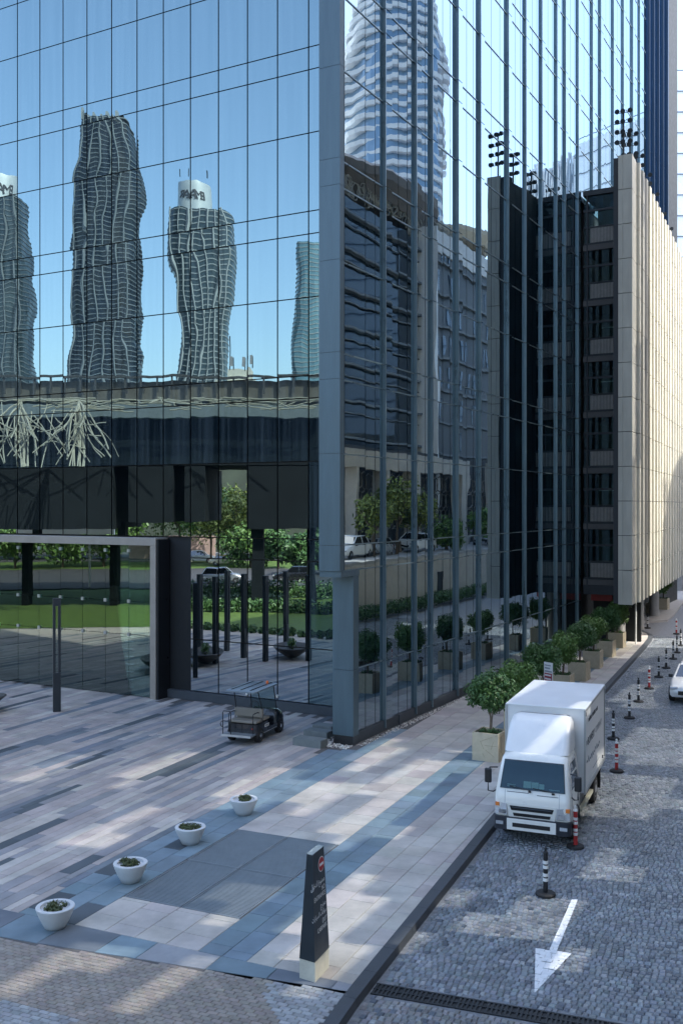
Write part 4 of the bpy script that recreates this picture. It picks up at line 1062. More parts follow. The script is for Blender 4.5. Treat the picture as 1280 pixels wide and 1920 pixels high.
for sx in (-1, 1):
    mb = MB(); mb.box((sx*.78-.09, -.075, .47), (sx*.78+.09, -.062, .55)); B(mb, 'fog_lamp', lamp_m)
    h0 = MB(); h0.add([(sx*.60, -.025, .70), (sx*.915, .02, .70), (sx*.93, .12, .98), (sx*.905, .03, .99), (sx*.62, -.03, .97), (sx*.60, .06, .70), (sx*.9, .12, .70), (sx*.9, .14, .98), (sx*.62, .06, .97)],
                        [(0, 1, 3, 4), (1, 2, 3), (0, 5, 6, 1), (4, 3, 7, 8), (0, 4, 8, 5), (1, 6, 7, 2)]); hl = B(h0, 'headlight', lamp_m)
    mb = MB(); mb.box((sx*.86-.035, -.022, .90), (sx*.86+.06*(1 if sx > 0 else 1), .05, .985)); B(mb, 'indicator', orange, hl)
    mb = MB(); mb.box((sx*.72-.09, -.04, .73), (sx*.72+.09, -.022, .83)); B(mb, 'reflector', chrome, hl)
    mb = MB(); mb.tube([(sx*.90, .25, 1.78), (sx*1.06, .10, 1.80), (sx*1.10, .08, 1.72), (sx*1.10, .08, 1.22), (sx*1.0, .18, 1.18), (sx*.92, .25, 1.22)], .018, 6); ma = B(mb, 'mirror_arm', black_plastic)
    mb = MB(); mb.box((sx*1.10-.085, .03, 1.42), (sx*1.10+.085, .13, 1.78)); B(mb, 'mirror', black_plastic, ma, bevel=.03)
    # side window and door line
    s_ = sx*(hw+.004)
    def sidep(y, z): 
        for (z0, _, h0_), (z1, _, h1_) in zip(sect, sect[1:]):
            if z0 <= z <= z1: return (sx*(h0_+(h1_-h0_)*(z-z0)/(z1-z0)+.006), y, z)
        return (s_, y, z)
    mb = MB(); pts = [sidep(.36, 1.36), sidep(1.30, 1.34), sidep(1.30, 1.93), sidep(.58, 1.95)]; mb.add(pts, [(0, 1, 2, 3) if sx > 0 else (3, 2, 1, 0)]); B(mb, 'side_window', G_car, cab)
    mb = MB(); mb.tube([sidep(1.36, .62), sidep(1.36, 1.3), sidep(1.36, 2.0)], .006, 4); mb.tube([sidep(.30, .95), sidep(.30, 1.30)], .006, 4); B(mb, 'door_seam', ink_l, cab)
    mb = MB(); mb.box((sx*.97-.03, 1.14, 1.12), (sx*.97+.0, 1.28, 1.16)); B(mb, 'door_handle', black_plastic, cab)
    mb = MB(); mb.tube([(sx*.925, y, .40+.43*math.sin(a)) for a, y in [(R_(q), .93-.46*math.cos(R_(q))) for q in range(0, 181, 20)]], .03, 5); B(mb, 'wheel_arch', black_plastic)
    wheel(trk, sx*.80, .93, .37, .20, sx, name='front_wheel'); wheel(trk, sx*.74, 4.30, .37, .42, sx, name='rear_wheel')
    mb = MB(); mb.box((sx*.90-.05, 1.75, .42), (sx*.90+.05, 3.75, .50)); B(mb, 'side_guard', M('guard_cream', (.6, .58, .45), .5))
    mb = MB(); mb.box((sx*.62-.22, 1.9, .45), (sx*.62+.22, 2.9, .86)); B(mb, 'fuel_tank' if sx > 0 else 'battery_box', M('tank_grey', (.08, .09, .1), .5), bevel=.03)
    mb = MB(); mb.box((sx*.80-.2, 4.85, .25), (sx*.80+.2, 4.87, .85)); B(mb, 'mud_flap', rubber)
    mb = MB(); mb.box((sx*.38-.04, 1.2, .62), (sx*.38+.04, 5.6, .82)); B(mb, 'chassis_rail', black_metal)
mb = MB(); fs_ = [(2.14, .50, .80), (2.30, .62, .80), (2.55, .80, .79), (2.78, 1.02, .77), (2.90, 1.22, .72), (2.94, 1.4, .62)]
mb.loft([rrect(-h_, h_, y_, 1.66, z_, .16) for z_, y_, h_ in fs_]); B(mb, 'roof_fairing', white_paint, smooth=True)
BW, BY0, BY1, BZ0, BZ1 = 1.03, 1.74, 5.55, .92, 3.08
mb = MB(); mb.box((-BW+.02, BY0+.02, BZ0), (BW-.02, BY1-.02, BZ1-.02)); bxo = B(mb, 'cargo_box', M('box_white', (.74, .75, .74), .45, 0, .05, 1.2))
mb = MB(); mb.box((-BW-.005, BY0-.005, BZ1-.02), (BW+.005, BY1+.005, BZ1+.012)); B(mb, 'box_roof', M('box_roof', (.78, .80, .80), .4, 0, .06, 1.), bxo, bevel=.008)
trim = M('box_trim', (.42, .44, .44), .4, .5)
for sx in (-1, 1):
    for yy in (BY0, BY1):
        mb = MB(); mb.box((sx*BW-.03, yy-.03, BZ0-.02), (sx*BW+.012, yy+.03, BZ1-.022)) if sx > 0 else mb.box((sx*BW-.012, yy-.03, BZ0-.02), (sx*BW+.03, yy+.03, BZ1-.022)); B(mb, 'corner_post', trim, bxo)
    mb = MB(); mb.box((sx*BW-.015, BY0+.031, BZ0-.02), (sx*BW+.013, BY1-.031, BZ0+.09)); B(mb, 'bottom_rail', trim, bxo)
    mb = MB(); mb.box((sx*BW-.012, BY0+.031, BZ1-.075), (sx*BW+.010, BY1-.031, BZ1-.022)); B(mb, 'top_rail', trim, bxo)
    for yy in (BY0+.06, BY1-.5):
        mb = MB(); mb.box((sx*(BW)-.01, yy, BZ1-.19 if yy < 3 else BZ0+.14), (sx*(BW)+.016, yy+.05, BZ1-.09 if yy < 3 else BZ0+.22)); B(mb, 'marker_lamp', ink, bxo)
def side_text(t_, y, z, size, m_, slope=0.): 
    o = text(t_, size, m_, bxo, axes((BW-.0165, y, z), (0, 1, slope), (0, -slope, 1)), 'lettering', 'LEFT', .0015)
mb = MB(); y = 2.45; r = random.Random(2)      # line of letters too small to read in the photo
for nl in (7, 8, 4):
    for q in range(nl): mb.box((BW-.0195, y, 2.62), (BW-.0155, y+.055, 2.74-.03*r.random())); y += .085
    y += .07
B(mb, 'fine_lettering', ink, bxo, kind='stuff')
side_text('THE', 2.02, 2.08, .16, ink_l); side_text('BOWERY', 2.32, 2.03, .30, ink); side_text('COMPANY', 3.72, 2.05, .26, ink_l)
mb = MB(); pts = [(BW-.014, 2.1+i*.045, 1.62+.05*math.sin(i*1.1)*(1 if i % 7 else 2.2)+.02*math.sin(i*.37)) for i in range(56)]; mb.tube(pts, .006, 4); B(mb, 'script_lettering', ink_l, bxo)
mb = MB(); pts = [(BW-.014, 3.2+i*.045, 1.22+.012*math.sin(i*2.1)) for i in range(30)]; mb.tube(pts, .006, 4); B(mb, 'small_lettering', ink_l, bxo)
# --- golf cart (front faces +y locally)
gb = gp(486, 1384); cart = thing('golf_cart', 'black golf cart with grey roof parked by the lobby glass', 'golf cart', (-2.78, 35.6, 0), -math.atan2(.36, .93))
C = lambda mb, name, mat, par=cart, **k: mb.build(name, mat, par, inv=False, **k)
cart_b = M('cart_black', (.010, .012, .016), .25, 0, .1, 2, coat=.6); seat_m = M('cart_seat', (.23, .21, .175), .65, 0, .08, 4)
cart.location = Vector((-3.05, 35.4, 0))
for sx in (-1, 1):
    for yy in (-.78, .88): wheel(cart, sx*.50, yy, .25, .20, sx, chrome)
mb = MB(); mb.box((-.56, -1.0, .22), (.56, 1.2, .30)); C(mb, 'chassis', black_metal)
mb = MB(); mb.loft([rrect(-.58, .58, -1.05, -.10, z_, .12) for z_ in (.30, .55, .64)]); C(mb, 'rear_body', cart_b, smooth=True)
mb = MB(); mb.loft([rrect(-.56*k, .56*k, y0, 1.28-q, z_, .14) for z_, y0, k, q in ((.28, .55, 1, 0), (.55, .60, 1, .02), (.72, .66, .95, .12), (.84, .70, .85, .3))]); C(mb, 'front_cowl', cart_b, smooth=True)
for sx in (-1, 1):
    mb = MB(); mb.box((sx*.54-.03, -.12, .30), (sx*.54+.03, .6, .40)); C(mb, 'sill', cart_b)
    mb = MB(); mb.box((sx*.57-.012, -.5, .26), (sx*.57+.012, .55, .29)); C(mb, 'trim_strip', alu)
for (y0, y1, z0, z1, nm) in ((-.42, .05, .66, .76, 'seat'), (-1.02, -.56, .66, .75, 'seat'), (-.50, -.43, .80, 1.10, 'backrest'), (-.58, -.51, .80, 1.10, 'backrest')):
    mb = MB(); mb.box((-.54, y0, z0), (.54, y1, z1)); C(mb, nm, seat_m, bevel=.03)
mb = MB(); mb.box((-.55, -1.5, .30), (.55, -1.06, .345)); C(mb, 'rear_step', M('step_grey', (.22, .24, .25), .4, .4))
mb = MB(); mb.box((-.56, -1.53, .29), (.56, -1.501, .36)); C(mb, 'step_edge', alu)
for x0 in (-.50, .42):
    mb = MB(); mb.tube([(x0, -1.06, .35), (x0, -1.06, .95), (x0, -1.0, 1.0), (x0, -.66, 1.0), (x0, -.58, .96)], .017, 6); C(mb, 'arm_rail', black_metal)
mb = MB(); mb.tube([(-.52, -1.46, .345), (-.52, -1.47, 1.08), (-.50, -1.45, 1.14), (-.26, -1.45, 1.14), (-.22, -1.46, 1.08), (-.22, -1.47, .345)], .018, 6); C(mb, 'grab_rail', black_metal)
mb = MB(); mb.tube([(-.52, -1.46, .78), (-.58, -1.46, .78), (-.62, -1.46, .7), (-.58, -1.46, .6), (-.52, -1.46, .6)], .016, 6); C(mb, 'side_hoop', black_metal)
mb = MB(); mb.tube([(-.5, -1.46, .80), (-.24, -1.46, .80)], .015, 6); C(mb, 'cross_rail', black_metal)
for sx in (-1, 1):
    mb = MB(); mb.tube([(sx*.50, .72, .78), (sx*.47, .50, 1.76)], .02, 6); C(mb, 'front_post', black_metal)
    mb = MB(); mb.tube([(sx*.52, -.55, .6), (sx*.50, -.55, 1.2), (sx*.46, -.75, 1.76)], .018, 6); C(mb, 'rear_post', black_metal)
    mb = MB(); mb.lathe([(.05, 0), (.07, .05), (.04, .13)], 10, (sx*.60, .55, 1.28)); C(mb, 'mirror', alu, smooth=True)
mb = MB(); mb.loft([rrect(-.58, .58, -1.25, .68, 1.76, .1), rrect(-.58, .58, -1.25, .68, 1.80, .1), rrect(-.5, .5, -1.15, .6, 1.83, .1)]); rf = C(mb, 'roof', M('cart_roof', (.17, .21, .235), .35), smooth=True)
for x0 in (-.38, -.02, .34):
    mb = MB(); mb.box((x0, -1.14, 1.8315), (x0+.05, .58, 1.842)); C(mb, 'roof_rib', cart_b, rf)
mb = MB(); mb.lathe([(.05, 0), (.05, .07), (.03, .1)], 12, (.30, .35, 1.83)); C(mb, 'beacon', M('beacon_orange', (.65, .13, .03), .3), rf, smooth=True)
mb = MB(); mb.add([(-.47, .715, .80), (.47, .715, .80), (.45, .505, 1.73), (-.45, .505, 1.73)], [(0, 1, 2, 3)]); C(mb, 'windscreen', G_wind)
mb = MB(); mb.tube([(-.20+.17*math.cos(a), .32+.06*math.sin(a), 1.0+.16*math.sin(a)) for a in [k*math.pi/8 for k in range(17)]], .014, 5); C(mb, 'steering_wheel', black_plastic)
mb = MB(); mb.tube([(-.2, .33, 1.0), (-.2, .62, .75)], .02, 5); C(mb, 'steering_column', black_plastic)
mb = MB(); mb.box((.585, -.45, .46), (.592, -.12, .56)); npl = C(mb, 'number_plate', white_p)
mb = MB()
for q in range(5): mb.box((.5922, -.42+q*.055, .485), (.594, -.385+q*.055, .54))
C(mb, 'fine_lettering', ink, npl, kind='stuff')
mb = MB(); mb.lathe([(.05, 0), (.05, .04)], 10, (.4, -1.02, .48)); C(mb, 'tail_lamp', red_m)
# --- cars
def make_car(loc, rz, lab, paint, suv=False, roof=None, name='parked_car'):
    e = thing(name, lab, 'car', loc, rz, 'cars on the roads'); zr = 1.68 if suv else 1.45; zd = .98 if suv else .86; L = 2.3
    st = [(-L, .45, .62, .62), (-L+.12, .30, .74, .78), (-1.5, .24, .88*zd/.86, .88), (-.9, .22, .95*zd/.86, .90), (0, .22, zd+.06, .91), (1.3, .22, zd+.07, .90), (1.95, .27, zd+.05, .86), (L-.1, .36, zd*.9, .78), (L, .45, zd*.8, .66)]
    mb = MB(); rings = []
    for y, z0, z1, h_ in st: rings.append([(-h_, y, z0+.08), (-h_*.9, y, z0), (h_*.9, y, z0), (h_, y, z0+.08), (h_+.02, y, (z0+z1)/2), (h_*.97, y, z1-.08), (h_*.84, y, z1), (-h_*.84, y, z1), (-h_*.97, y, z1-.08), (-h_-.02, y, (z0+z1)/2)])
    mb.loft(rings); mb.f = [f[::-1] for f in mb.f]; mb.f = [f[::-1] for f in mb.f]; body = mb.build('body', paint, e, inv=False, smooth=True)
    ry = 2.05 if suv else 1.75
    mb = MB(); mb.loft([[(-.80, -1.0, zd), (.80, -1.0, zd), (.80, ry, zd), (-.80, ry, zd)], [(-.62, -.25, zr-.06), (.62, -.25, zr-.06), (.62, ry-.45, zr-.06), (-.62, ry-.45, zr-.06)]]); mb.build('windows', G_car, e, inv=False)
    mb = MB(); mb.loft([rrect(-.63, .63, -.27, ry-.42, zr-.065, .1), rrect(-.58, .58, -.15, ry-.5, zr, .15)]); mb.build('roof', roof or paint, e, inv=False, smooth=True)
    for sx in (-1, 1):
        mb = MB(); mb.tube([(sx*.79, -1.0, zd), (sx*.63, -.24, zr-.05)], .035, 5); mb.build('pillar', paint, e, inv=False)
        mb = MB(); mb.tube([(sx*.80, .55, zd), (sx*.63, .5, zr-.05)], .03, 5); mb.build('pillar', paint, e, inv=False)
        mb = MB(); mb.tube([(sx*.79, ry, zd), (sx*.63, ry-.45, zr-.05)], .05, 5); mb.build('pillar', paint, e, inv=False)
        mb = MB(); mb.box((sx*.95-.09, -.75, zd+.02), (sx*.95+.09, -.6, zd+.16)); mb.build('mirror', black_plastic, e, inv=False, bevel=.03)
        mb = MB(); mb.box((sx*.62-.17, -L+.02, .62), (sx*.62+.15, -L+.22, .74)); mb.build('headlight', lamp_m, e, inv=False, bevel=.02)
        mb = MB(); mb.box((sx*.62-.13, L-.1, .66), (sx*.62+.13, L-.005, .78)); mb.build('tail_light', red_m, e, inv=False)
        for yy in (-1.38, 1.38): wheel(e, sx*.80, yy, .34, .22, sx)
    mb = MB(); mb.box((-.45, -L-.015, .42), (.45, -L+.1, .58)); mb.build('grille', black_plastic, e, inv=False)
    return e
silver = M('car_silver', (.42, .44, .46), .3, .6, .03, 2, coat=.6); blackp = M('car_black', (.012, .013, .015), .2, 0, .05, 2, coat=.8); taxi = M('taxi_cream', (.62, .55, .38), .3, 0, .03, 2, coat=.5); yel = M('taxi_yellow', (.65, .45, .03), .35)
wc = gp(1322, 1322, RZ); make_car((wc.x+.25, wc.y+1.9, RZ), -math.atan2(.43, .90), 'white saloon car cut off by the right edge of the picture', white_paint)
vx = mirL(Vector((1, 0, 0))+Q0)-Q0; hd0 = math.atan2(vx.y, vx.x)
def vcar(px, py, rot, *a, **k):
    p = gpv(px, py); return make_car((p.x, p.y, .01), hd0+rot, *a, **k)
vcar(418, 1094, math.pi/2, 'silver car mirrored in the lobby glass above the hedges', silver, suv=True)
vcar(552, 1091, -math.pi/2, 'black four-wheel drive mirrored in the lobby glass near the corner', blackp, suv=True)
vcar(376, 1055, math.pi/2, 'white four-wheel drive mirrored behind the silver car', white_paint, suv=True)
vcar(425, 1060, math.pi/2, 'cream taxi with yellow roof mirrored behind the silver car', taxi, roof=yel)
vcar(332, 1058, math.pi/2, 'cream taxi with yellow roof mirrored beside the portal', taxi, roof=yel)
for i, px in enumerate((655, 700, 775, 915)):
    p = RF(tq(px, 20.5), 20.5, 4.1); make_car(p, math.atan2(uR.y, uR.x)-math.pi/2, ['white car on the deck mirrored beside the corner column', 'grey car on the deck mirrored under the leftmost tree', 'white car on the deck mirrored right of the tall tree', 'silver car on the deck mirrored at the far end of the arcade'][i], (white_paint, silver, white_paint, silver)[i], suv=i % 2 == 0)

# ------------------------------------------------------------------ street furniture
def delineator(loc, kind, lab):
    e = thing('delineator', lab, 'delineator', loc, random.uniform(0, 6), 'delineator posts along the road'); m_ = red_m if kind == 'r' else black_plastic
    mb = MB(); mb.lathe([(.215, 0), (.215, .04), (.19, .065), (.07, .075)], 10); mb.build('base', rubber, e, inv=False)
    mb = MB(); mb.lathe([(.052, .07), (.05, .90)], 14); mb.build('post', m_, e, inv=False, smooth=True)
    for z in ((.30, .37), (.40, .47), (.57, .64), (.67, .74)):
        mb = MB(); mb.lathe([(.0555, z[0]), (.0545, z[1])], 14); mb.build('white_band', white_p, e, inv=False, smooth=True)
    mb = MB(); mb.lathe([(.058, .885), (.06, .90), (.05, .93), (.022, .945), (.022, .965), (.034, .985), (.034, 1.0), (.018, 1.025)], 14); mb.build('cap', white_p if kind == 'r' else black_plastic, e, inv=False, smooth=True)
    mb = MB(); mb.box((-.075, -.012, .10), (.075, .012, .13)); mb.build('pin', black_metal, e, inv=False)
DL = [(1022, 1678, 'k', 'black and white delineator post standing at the tail of the painted arrow'), (1078, 1589, 'r', 'red and white delineator post at the front corner of the truck'),
      (1155, 1447, 'r', 'red and white delineator post beside the rear of the truck'), (1149, 1386, 'k', 'black delineator post just beyond the rear of the truck'), (1179, 1347, 'k', 'second black delineator post beyond the truck'),
      (1196, 1316, 'k', 'third black delineator post beyond the truck'), (1216, 1291.5, 'r', 'faded red delineator post in the row beyond the truck'), (1234, 1270, 'k', 'black delineator post next after the faded red one'),
      (1248, 1253, 'k', 'second black delineator post after the faded red one'), (1261, 1236, 'k', 'third black delineator post after the faded red one'), (1268, 1224, 'k', 'black delineator post right in front of the farthest red one'),
      (1275, 1211, 'k', 'black delineator post cut close to the right picture edge'), (1267, 1189, 'r', 'farthest red delineator post near the right edge'), (1213, 1178, 'k', 'lone black delineator post at the rounded kerb nose')]
for px, py, k, lab in DL: delineator(gp(px, py, RZ), k, lab)
# white bowl planters
pot_m = M('pot_white', (.58, .60, .60), .5, 0, .05, 4)
PL = [(457, 1530, 'farthest white bowl planter near the golf cart'), (357, 1585, 'second farthest white bowl planter beside the floor grating'), (245, 1656, 'white bowl planter at the left corner of the floor grating'), (104, 1742, 'nearest white bowl planter above the brown brick lane')]
for i, (px, py, lab) in enumerate(PL):
    e = thing('bowl_planter', lab, 'planter', gp(px, py-4), i*.9, 'white bowl planters')
    mb = MB(); mb.lathe([(.18, 0), (.20, .008), (.265, .13), (.325, .26), (.365, .37), (.372, .40), (.365, .412), (.285, .41), (.272, .36)], 32); mb.build('bowl', pot_m, e, inv=False, smooth=True)
    mb = MB(); mb.lathe([(.271, .34), (.1, .355)], 20); mb.build('soil', soil, e, inv=False)
    r = random.Random(i); cl = [(r.uniform(-.17, .17), r.uniform(-.17, .17), .375+r.uniform(0, .03), .085) for _ in range(14)]
    link('succulents', leaf_mesh('succulents', cl, .035, 60, i, M('succulent', (.07, .09, .03), .6, 0, .4, 12)), e)
# square planters with clipped trees
TR = [(918, 1428, 'nearest sand coloured square planter with a clipped tree beside the truck cab'), (972, 1380, 'clipped tree in a square planter hidden behind the truck box'), (1016, 1336, 'second clipped tree seen over the truck roof beside the red notice'), (1054, 1306, 'square planter with clipped tree just above the truck roof'),
      (1085, 1280, 'clipped tree in a square planter next beyond the truck'), (1111, 1257, 'clipped tree in a square planter, third before the stone screen'), (1136, 1236, 'clipped tree in a square planter, second before the stone screen'), (1156, 1219, 'clipped tree in a square planter at the corner of the stone screen'), (1173, 1204, 'farthest clipped tree in a square planter under the stone screen')]
crowns = [leaf_mesh('crown', [(x, y, z+2.02, q) for x, y, z, q in ball_clumps(.76, 52, 60+i, .82+.06*i)], .058, 160, 60+i, m_) for i, m_ in enumerate((leaf_d, leaf_m, leaf_d, leaf_m))]
def sq_planter(loc, i, lab, w_=.42):
    e = thing('tree_planter', lab, 'planter', loc, -math.atan2(uR.x, uR.y)+random.uniform(-.04, .04), 'square planters with clipped trees')
    mb = MB(); 
    for (x0, x1, y0, y1) in ((-w_, w_, -w_, -w_+.05), (-w_, w_, w_-.05, w_), (-w_, -w_+.05, -w_+.051, w_-.051), (w_-.05, w_, -w_+.051, w_-.051)): mb.box((x0, y0, 0.), (x1, y1, .86))
    mb.build('box', planter_m, e, inv=False)
    lr = MB(); r = random.Random(i)
    for f in range(2):
        for k in range(7):
            a0, b0 = r.uniform(-.38, .38), r.uniform(.05, .8); a1, b1 = a0+r.uniform(-.5, .5), b0+r.uniform(-.5, .5); a1 = max(-.4, min(.4, a1)); b1 = max(.03, min(.83, b1))
            lr.tube([(a0, -w_-.002, b0), (a1, -w_-.002, b1)] if f == 0 else [(w_+.002, a0, b0), (w_+.002, a1, b1)], .008, 4)
    lr.build('relief_lines', M('planter_relief', (.42, .36, .25), .75), e, inv=False, kind='stuff')
    mb = MB(); mb.box((-w_+.05, -w_+.05, .5), (w_-.05, w_-.05, .80)); mb.build('soil', soil, e, inv=False)
    mb = MB(); mb.tube([(0, 0, .75), (.02, .01, 1.2), (-.02, .03, 1.75)], [.035, .03, .025], 7); mb.tube([(.04, -.02, .75), (.06, .0, 1.2), (.15, -.05, 1.7)], [.025, .022, .015], 6); mb.tube([(0, .02, 1.3), (-.2, .1, 1.8)], [.02, .012], 5); mb.build('trunk', bark, e, inv=False)
    link('crown', crowns[i % 4], e)
    link('ground_plants', leaf_mesh('ground_plants', [(r.uniform(-.3, .3), r.uniform(-.3, .3), .84, .1) for _ in range(10)], .05, 26, i, leaf_d), e)
    return e
for i, (px, py, lab) in enumerate(TR):
    e = sq_planter(gp(px, py-6), i, lab)
    if i == 0: e.scale = (1.05, 1.05, 1.05)
sq_planter(gp(1222, 1152), 12, 'square planter in the dark under the stone screen, left one of two'); sq_planter(gp(1242, 1142), 13, 'square planter in the dark under the stone screen, right one of two')
# direction totem
Ct, Lt, Rt = gp(590, 1843), gp(561, 1834), gp(617, 1813)
dl = (Lt-Ct); dr = (Rt-Ct); wn, ww = dl.length, dr.length; dl.normalize(); dr.normalize(); ht = 2.16
tot = thing('direction_totem', 'tapered dark sign totem reading no entrance and exit carpark on a pale plinth', 'sign', Ct)
tf = lambda x, y, z: Ct+dr*x+dl*y+Vector((0, 0, z))      # x along the wide face, y along the narrow face
mb = MB(); mb.box((.01, .0, 0), (ww-.01, wn, .34), tf); mb.f = mb.f if dr.cross(dl).z > 0 else [f[::-1] for f in mb.f]; mb.build('plinth', M('plinth_cream', (.55, .53, .44), .7, 0, .12, 5), tot)
topx0, topx1, ty0, ty1 = .05, ww-.10, .07, .19
def tpt(x, y, z):  # tapered body
    k = (z-.345)/(ht-.345); return tf((topx0*k)+x*((topx1-topx0)*k+ww*(1-k)), ty0*k+y*((ty1-ty0)*k+wn*(1-k)), z)
mb = MB(); mb.hexa([tpt(0, 0, .345), tpt(1, 0, .345), tpt(1, 1, .345), tpt(0, 1, .345), tpt(0, 0, ht), tpt(1, 0, ht), tpt(1, 1, ht), tpt(0, 1, ht)]); mb.build('body', M('totem_dark', (.018, .028, .036), .4, 0, .15, 3), tot)
mb = MB(); mb.hexa([tpt(-.01, -.02, ht+.001), tpt(1.01, -.02, ht+.001), tpt(1.01, 1.02, ht+.001), tpt(-.01, 1.02, ht+.001)]+[tpt(-.01, -.02, ht+.001)+Vector((0, 0, .012)), tpt(1.01, -.02, ht+.001)+Vector((0, 0, .012)), tpt(1.01, 1.02, ht+.001)+Vector((0, 0, .012)), tpt(-.01, 1.02, ht+.001)+Vector((0, 0, .012))]); mb.build('top_plate', M('totem_top', (.3, .34, .33), .6, 0, .4, 12), tot)
upv = (tpt(.5, 0, ht)-tpt(.5, 0, .345)).normalized(); nface = dr.cross(upv).normalized()
def tpos(z, xr): p = tpt(1, 0, z)-dr*xr; return p+nface*.003
def ttext(s_, z, size, fontless=True):
    o = text(s_, size, white_p, tot, axes(tpos(z, .045), dr, upv) @ Matrix.Diagonal((.80, 1, 1, 1)), 'lettering', 'RIGHT', .001); o.matrix_parent_inverse = Matrix.Translation(tot.location).inverted()
ar1 = ''.join(map(chr, [0xFEE3, 0xFEE4, 0xFEE8, 0xFEEE, 0xFEC9, 0x20, 0xFE8D, 0xFEDF, 0xFEAA, 0xFEA7, 0xFEEE, 0xFEDD]))[::-1]
ar2 = ''.join(map(chr, [0xFEE3, 0xFEA8, 0xFEAE, 0xFE9D]))[::-1]
ar3 = ''.join(map(chr, [0xFEE3, 0xFEEE, 0xFE8D, 0xFED7, 0xFED2, 0x20, 0xFE8D, 0xFEDF, 0xFEB4, 0xFEF4, 0xFE8E, 0xFEAD, 0xFE8D, 0xFE95]))[::-1]
for s_, z, sz in ((ar1, 1.58, .135), ('NO', 1.445, .118), ('ENTRANCE', 1.335, .118), (ar2, 1.16, .135), (ar3, 1.03, .115), ('EXIT', .88, .118), ('CARPARK', .77, .118)): ttext(s_, z, sz)
cd = tpos(1.90, .155); 
def disc(r_, off, m_, name, rect=None):
    mb = MB()
    ring_ = [cd+nface*off+dr*(r_*math.cos(q*math.pi/16))+upv*(r_*math.sin(q*math.pi/16)) for q in range(32)] if not rect else [cd+nface*off+dr*x+upv*y for x, y in ((-rect[0], -rect[1]), (rect[0], -rect[1]), (rect[0], rect[1]), (-rect[0], rect[1]))]
    mb.loft([ring_, [p+nface*.002 for p in ring_]]); mb.build(name, m_, tot)
disc(.132, 0, white_p, 'no_entry_rim'); disc(.118, .0025, red_m, 'no_entry_disc'); disc(0, .005, white_p, 'no_entry_bar', (.084, .024))
# stone benches and gravel by the column
slab_d = M('bench_stone', (.16, .18, .175), .65, 0, .15, 4, .3)
for i, (px, py, L_, lab) in enumerate(((577, 1397, 1.1, 'nearest grey stone block in the gravel by the corner column'), (596, 1382, .95, 'middle grey stone block in the gravel by the corner column'), (612, 1372, .8, 'farthest grey stone block beside the corner column'))):
    p = gp(px, py); e = thing('stone_block', lab, 'stone block', p, math.atan2(-uL.y, -uL.x), 'stone blocks by the corner column')
    mb = MB(); mb.box((-.45, -.25, -.02), (L_-.45, .25, .24)); mb.build('block', slab_d, e, inv=False, bevel=.012)
    mb = MB(); mb.box((-.44, -.24, .242), (L_-.46, .24, .256)); mb.build('cap', slab_d, e, inv=False, bevel=.004)
gv = MB(); r = random.Random(9); gcol = [(.62, .58, .50), (.50, .46, .40), (.70, .68, .62), (.36, .30, .25)]
def pebble(p, q):
    c = jit(r.choice(gcol), .15); a = r.random()*6; vs = []
    for dx, dy, dz in ((1, 0, 0), (0, 1, 0), (-1, 0, 0), (0, -1, 0), (0, 0, .7), (0, 0, -.6)):
        k = r.uniform(.75, 1.2)*q; vs.append((p.x+k*(dx*math.cos(a)-dy*math.sin(a)), p.y+k*(dx*math.sin(a)+dy*math.cos(a)), p.z+k*dz))
    gv.add(vs, [(0, 1, 4), (1, 2, 4), (2, 3, 4), (3, 0, 4), (1, 0, 5), (2, 1, 5), (3, 2, 5), (0, 3, 5)], c)
for i in range(2600):
    t, s_ = r.uniform(-.55, 3.8), r.uniform(-2.1, .05)
    if t > -.02 and s_ > -.85: continue
    pebble(RF(t, s_, r.uniform(-.005, .03)), r.uniform(.025, .05))
for i in range(1500):
    t = r.uniform(.2, 26); pebble(RF(t, r.uniform(.0, .30), r.uniform(-.01, .008)), r.uniform(.018, .036))
gv.build('gravel', M('gravel', (1, 1, 1), .7, 0, .15, 20, attr=True), kind='stuff', label='pale loose gravel round the corner column and along the glass')
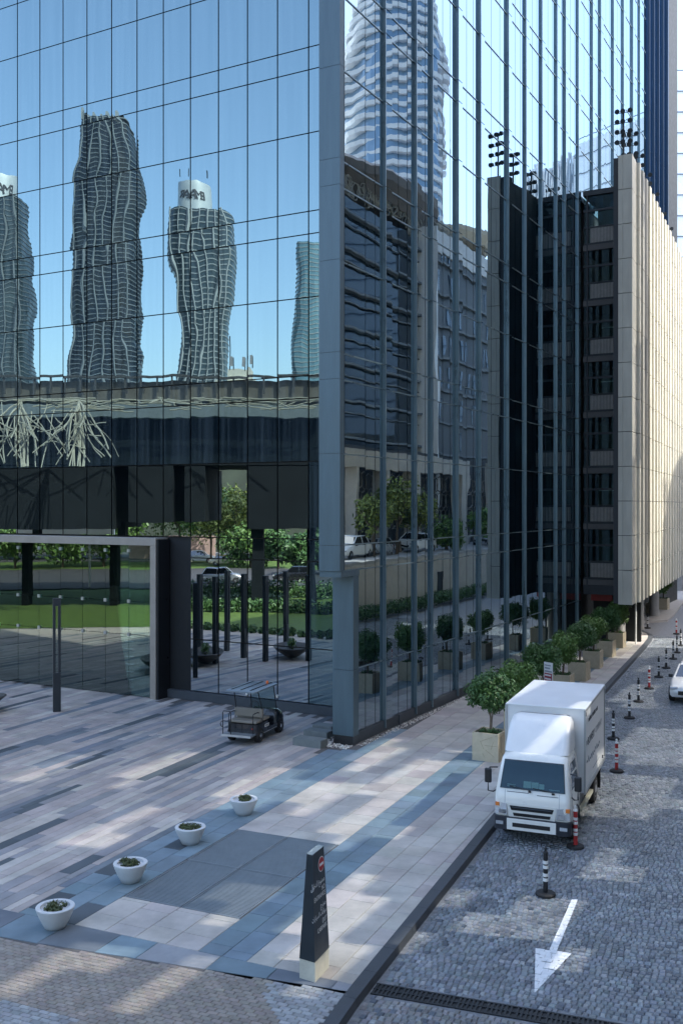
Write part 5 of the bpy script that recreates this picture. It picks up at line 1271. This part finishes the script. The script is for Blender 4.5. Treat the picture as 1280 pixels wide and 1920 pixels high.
# small signs
def sign_post(loc, rz, lab, h, pw, phh, cols, zc, name='notice_sign', pole=.03):
    e = thing(name, lab, 'sign', loc, rz); mb = MB(); mb.tube([(0, 0, 0), (0, 0, h)], pole, 8); mb.build('pole', white_p, e, inv=False)
    mb = MB(); mb.box((-pw/2, -.055, zc-phh/2), (pw/2, -.035, zc+phh/2)); b_ = mb.build('board', white_p, e, inv=False)
    for (x0, x1, z0, z1, m_) in cols:
        mb = MB(); mb.box((x0, -.060, zc+z0), (x1, -.0555, zc+z1)); mb.build('print', m_, b_, inv=False)
    return e
maroon = M('notice_maroon', (.30, .03, .05), .5)
cols = [(-.2, .2, -.62, .26, maroon), (-.19, .19, .30, .36, ink_l), (-.19, .10, .42, .48, ink_l), (-.19, .14, .54, .58, ink_l)]
e = sign_post(gp(1029, 1345), -1.0, 'narrow white and maroon notice board standing behind the truck', 1.9, .46, 1.35, cols, 1.45)
bd_ = [c for c in e.children if c.name.startswith('board')][0]
for z in (1.60, 1.46, 1.22, 1.04):
    mb = MB(); mb.box((-.17, -.064, z), (.15, -.0605, z+.06)); mb.build('print_line', white_p, bd_, inv=False)
sign_post(gp(1191, 1207), .3, 'tall white pole with a red plate at the edge of the stone screen', 3.3, .3, .8, [(-.14, .14, -.38, .38, red_m)], 2.9, 'pole_sign', .05)
e = thing('caution_stand', 'small yellow caution sign on a thin stand before the portal glass', 'sign', gp(122, 1283)); mb = MB(); mb.lathe([(.19, 0), (.18, .02), (.03, .03)], 16); mb.build('foot', alu, e, inv=False)
mb = MB(); mb.tube([(0, 0, .02), (0, 0, .55)], .016, 6); mb.build('stem', alu, e, inv=False)
mb = MB(); mb.box((-.15, -.03, .52), (.15, -.012, .86)); b_ = mb.build('board', M('caution_yellow', (.75, .50, .08), .5), e, inv=False)
for x0, x1, z0, z1, m_ in ((-.12, .12, .78, .83, ink), (-.10, -.02, .58, .70, white_p), (.0, .12, .66, .72, M('caution_orange', (.6, .2, .05), .5)), (.0, .12, .60, .64, M('caution_orange', (.6, .2, .05), .5))):
    mb = MB(); mb.box((x0, -.034, z0), (x1, -.0305, z1)); mb.build('print', m_, b_, inv=False)
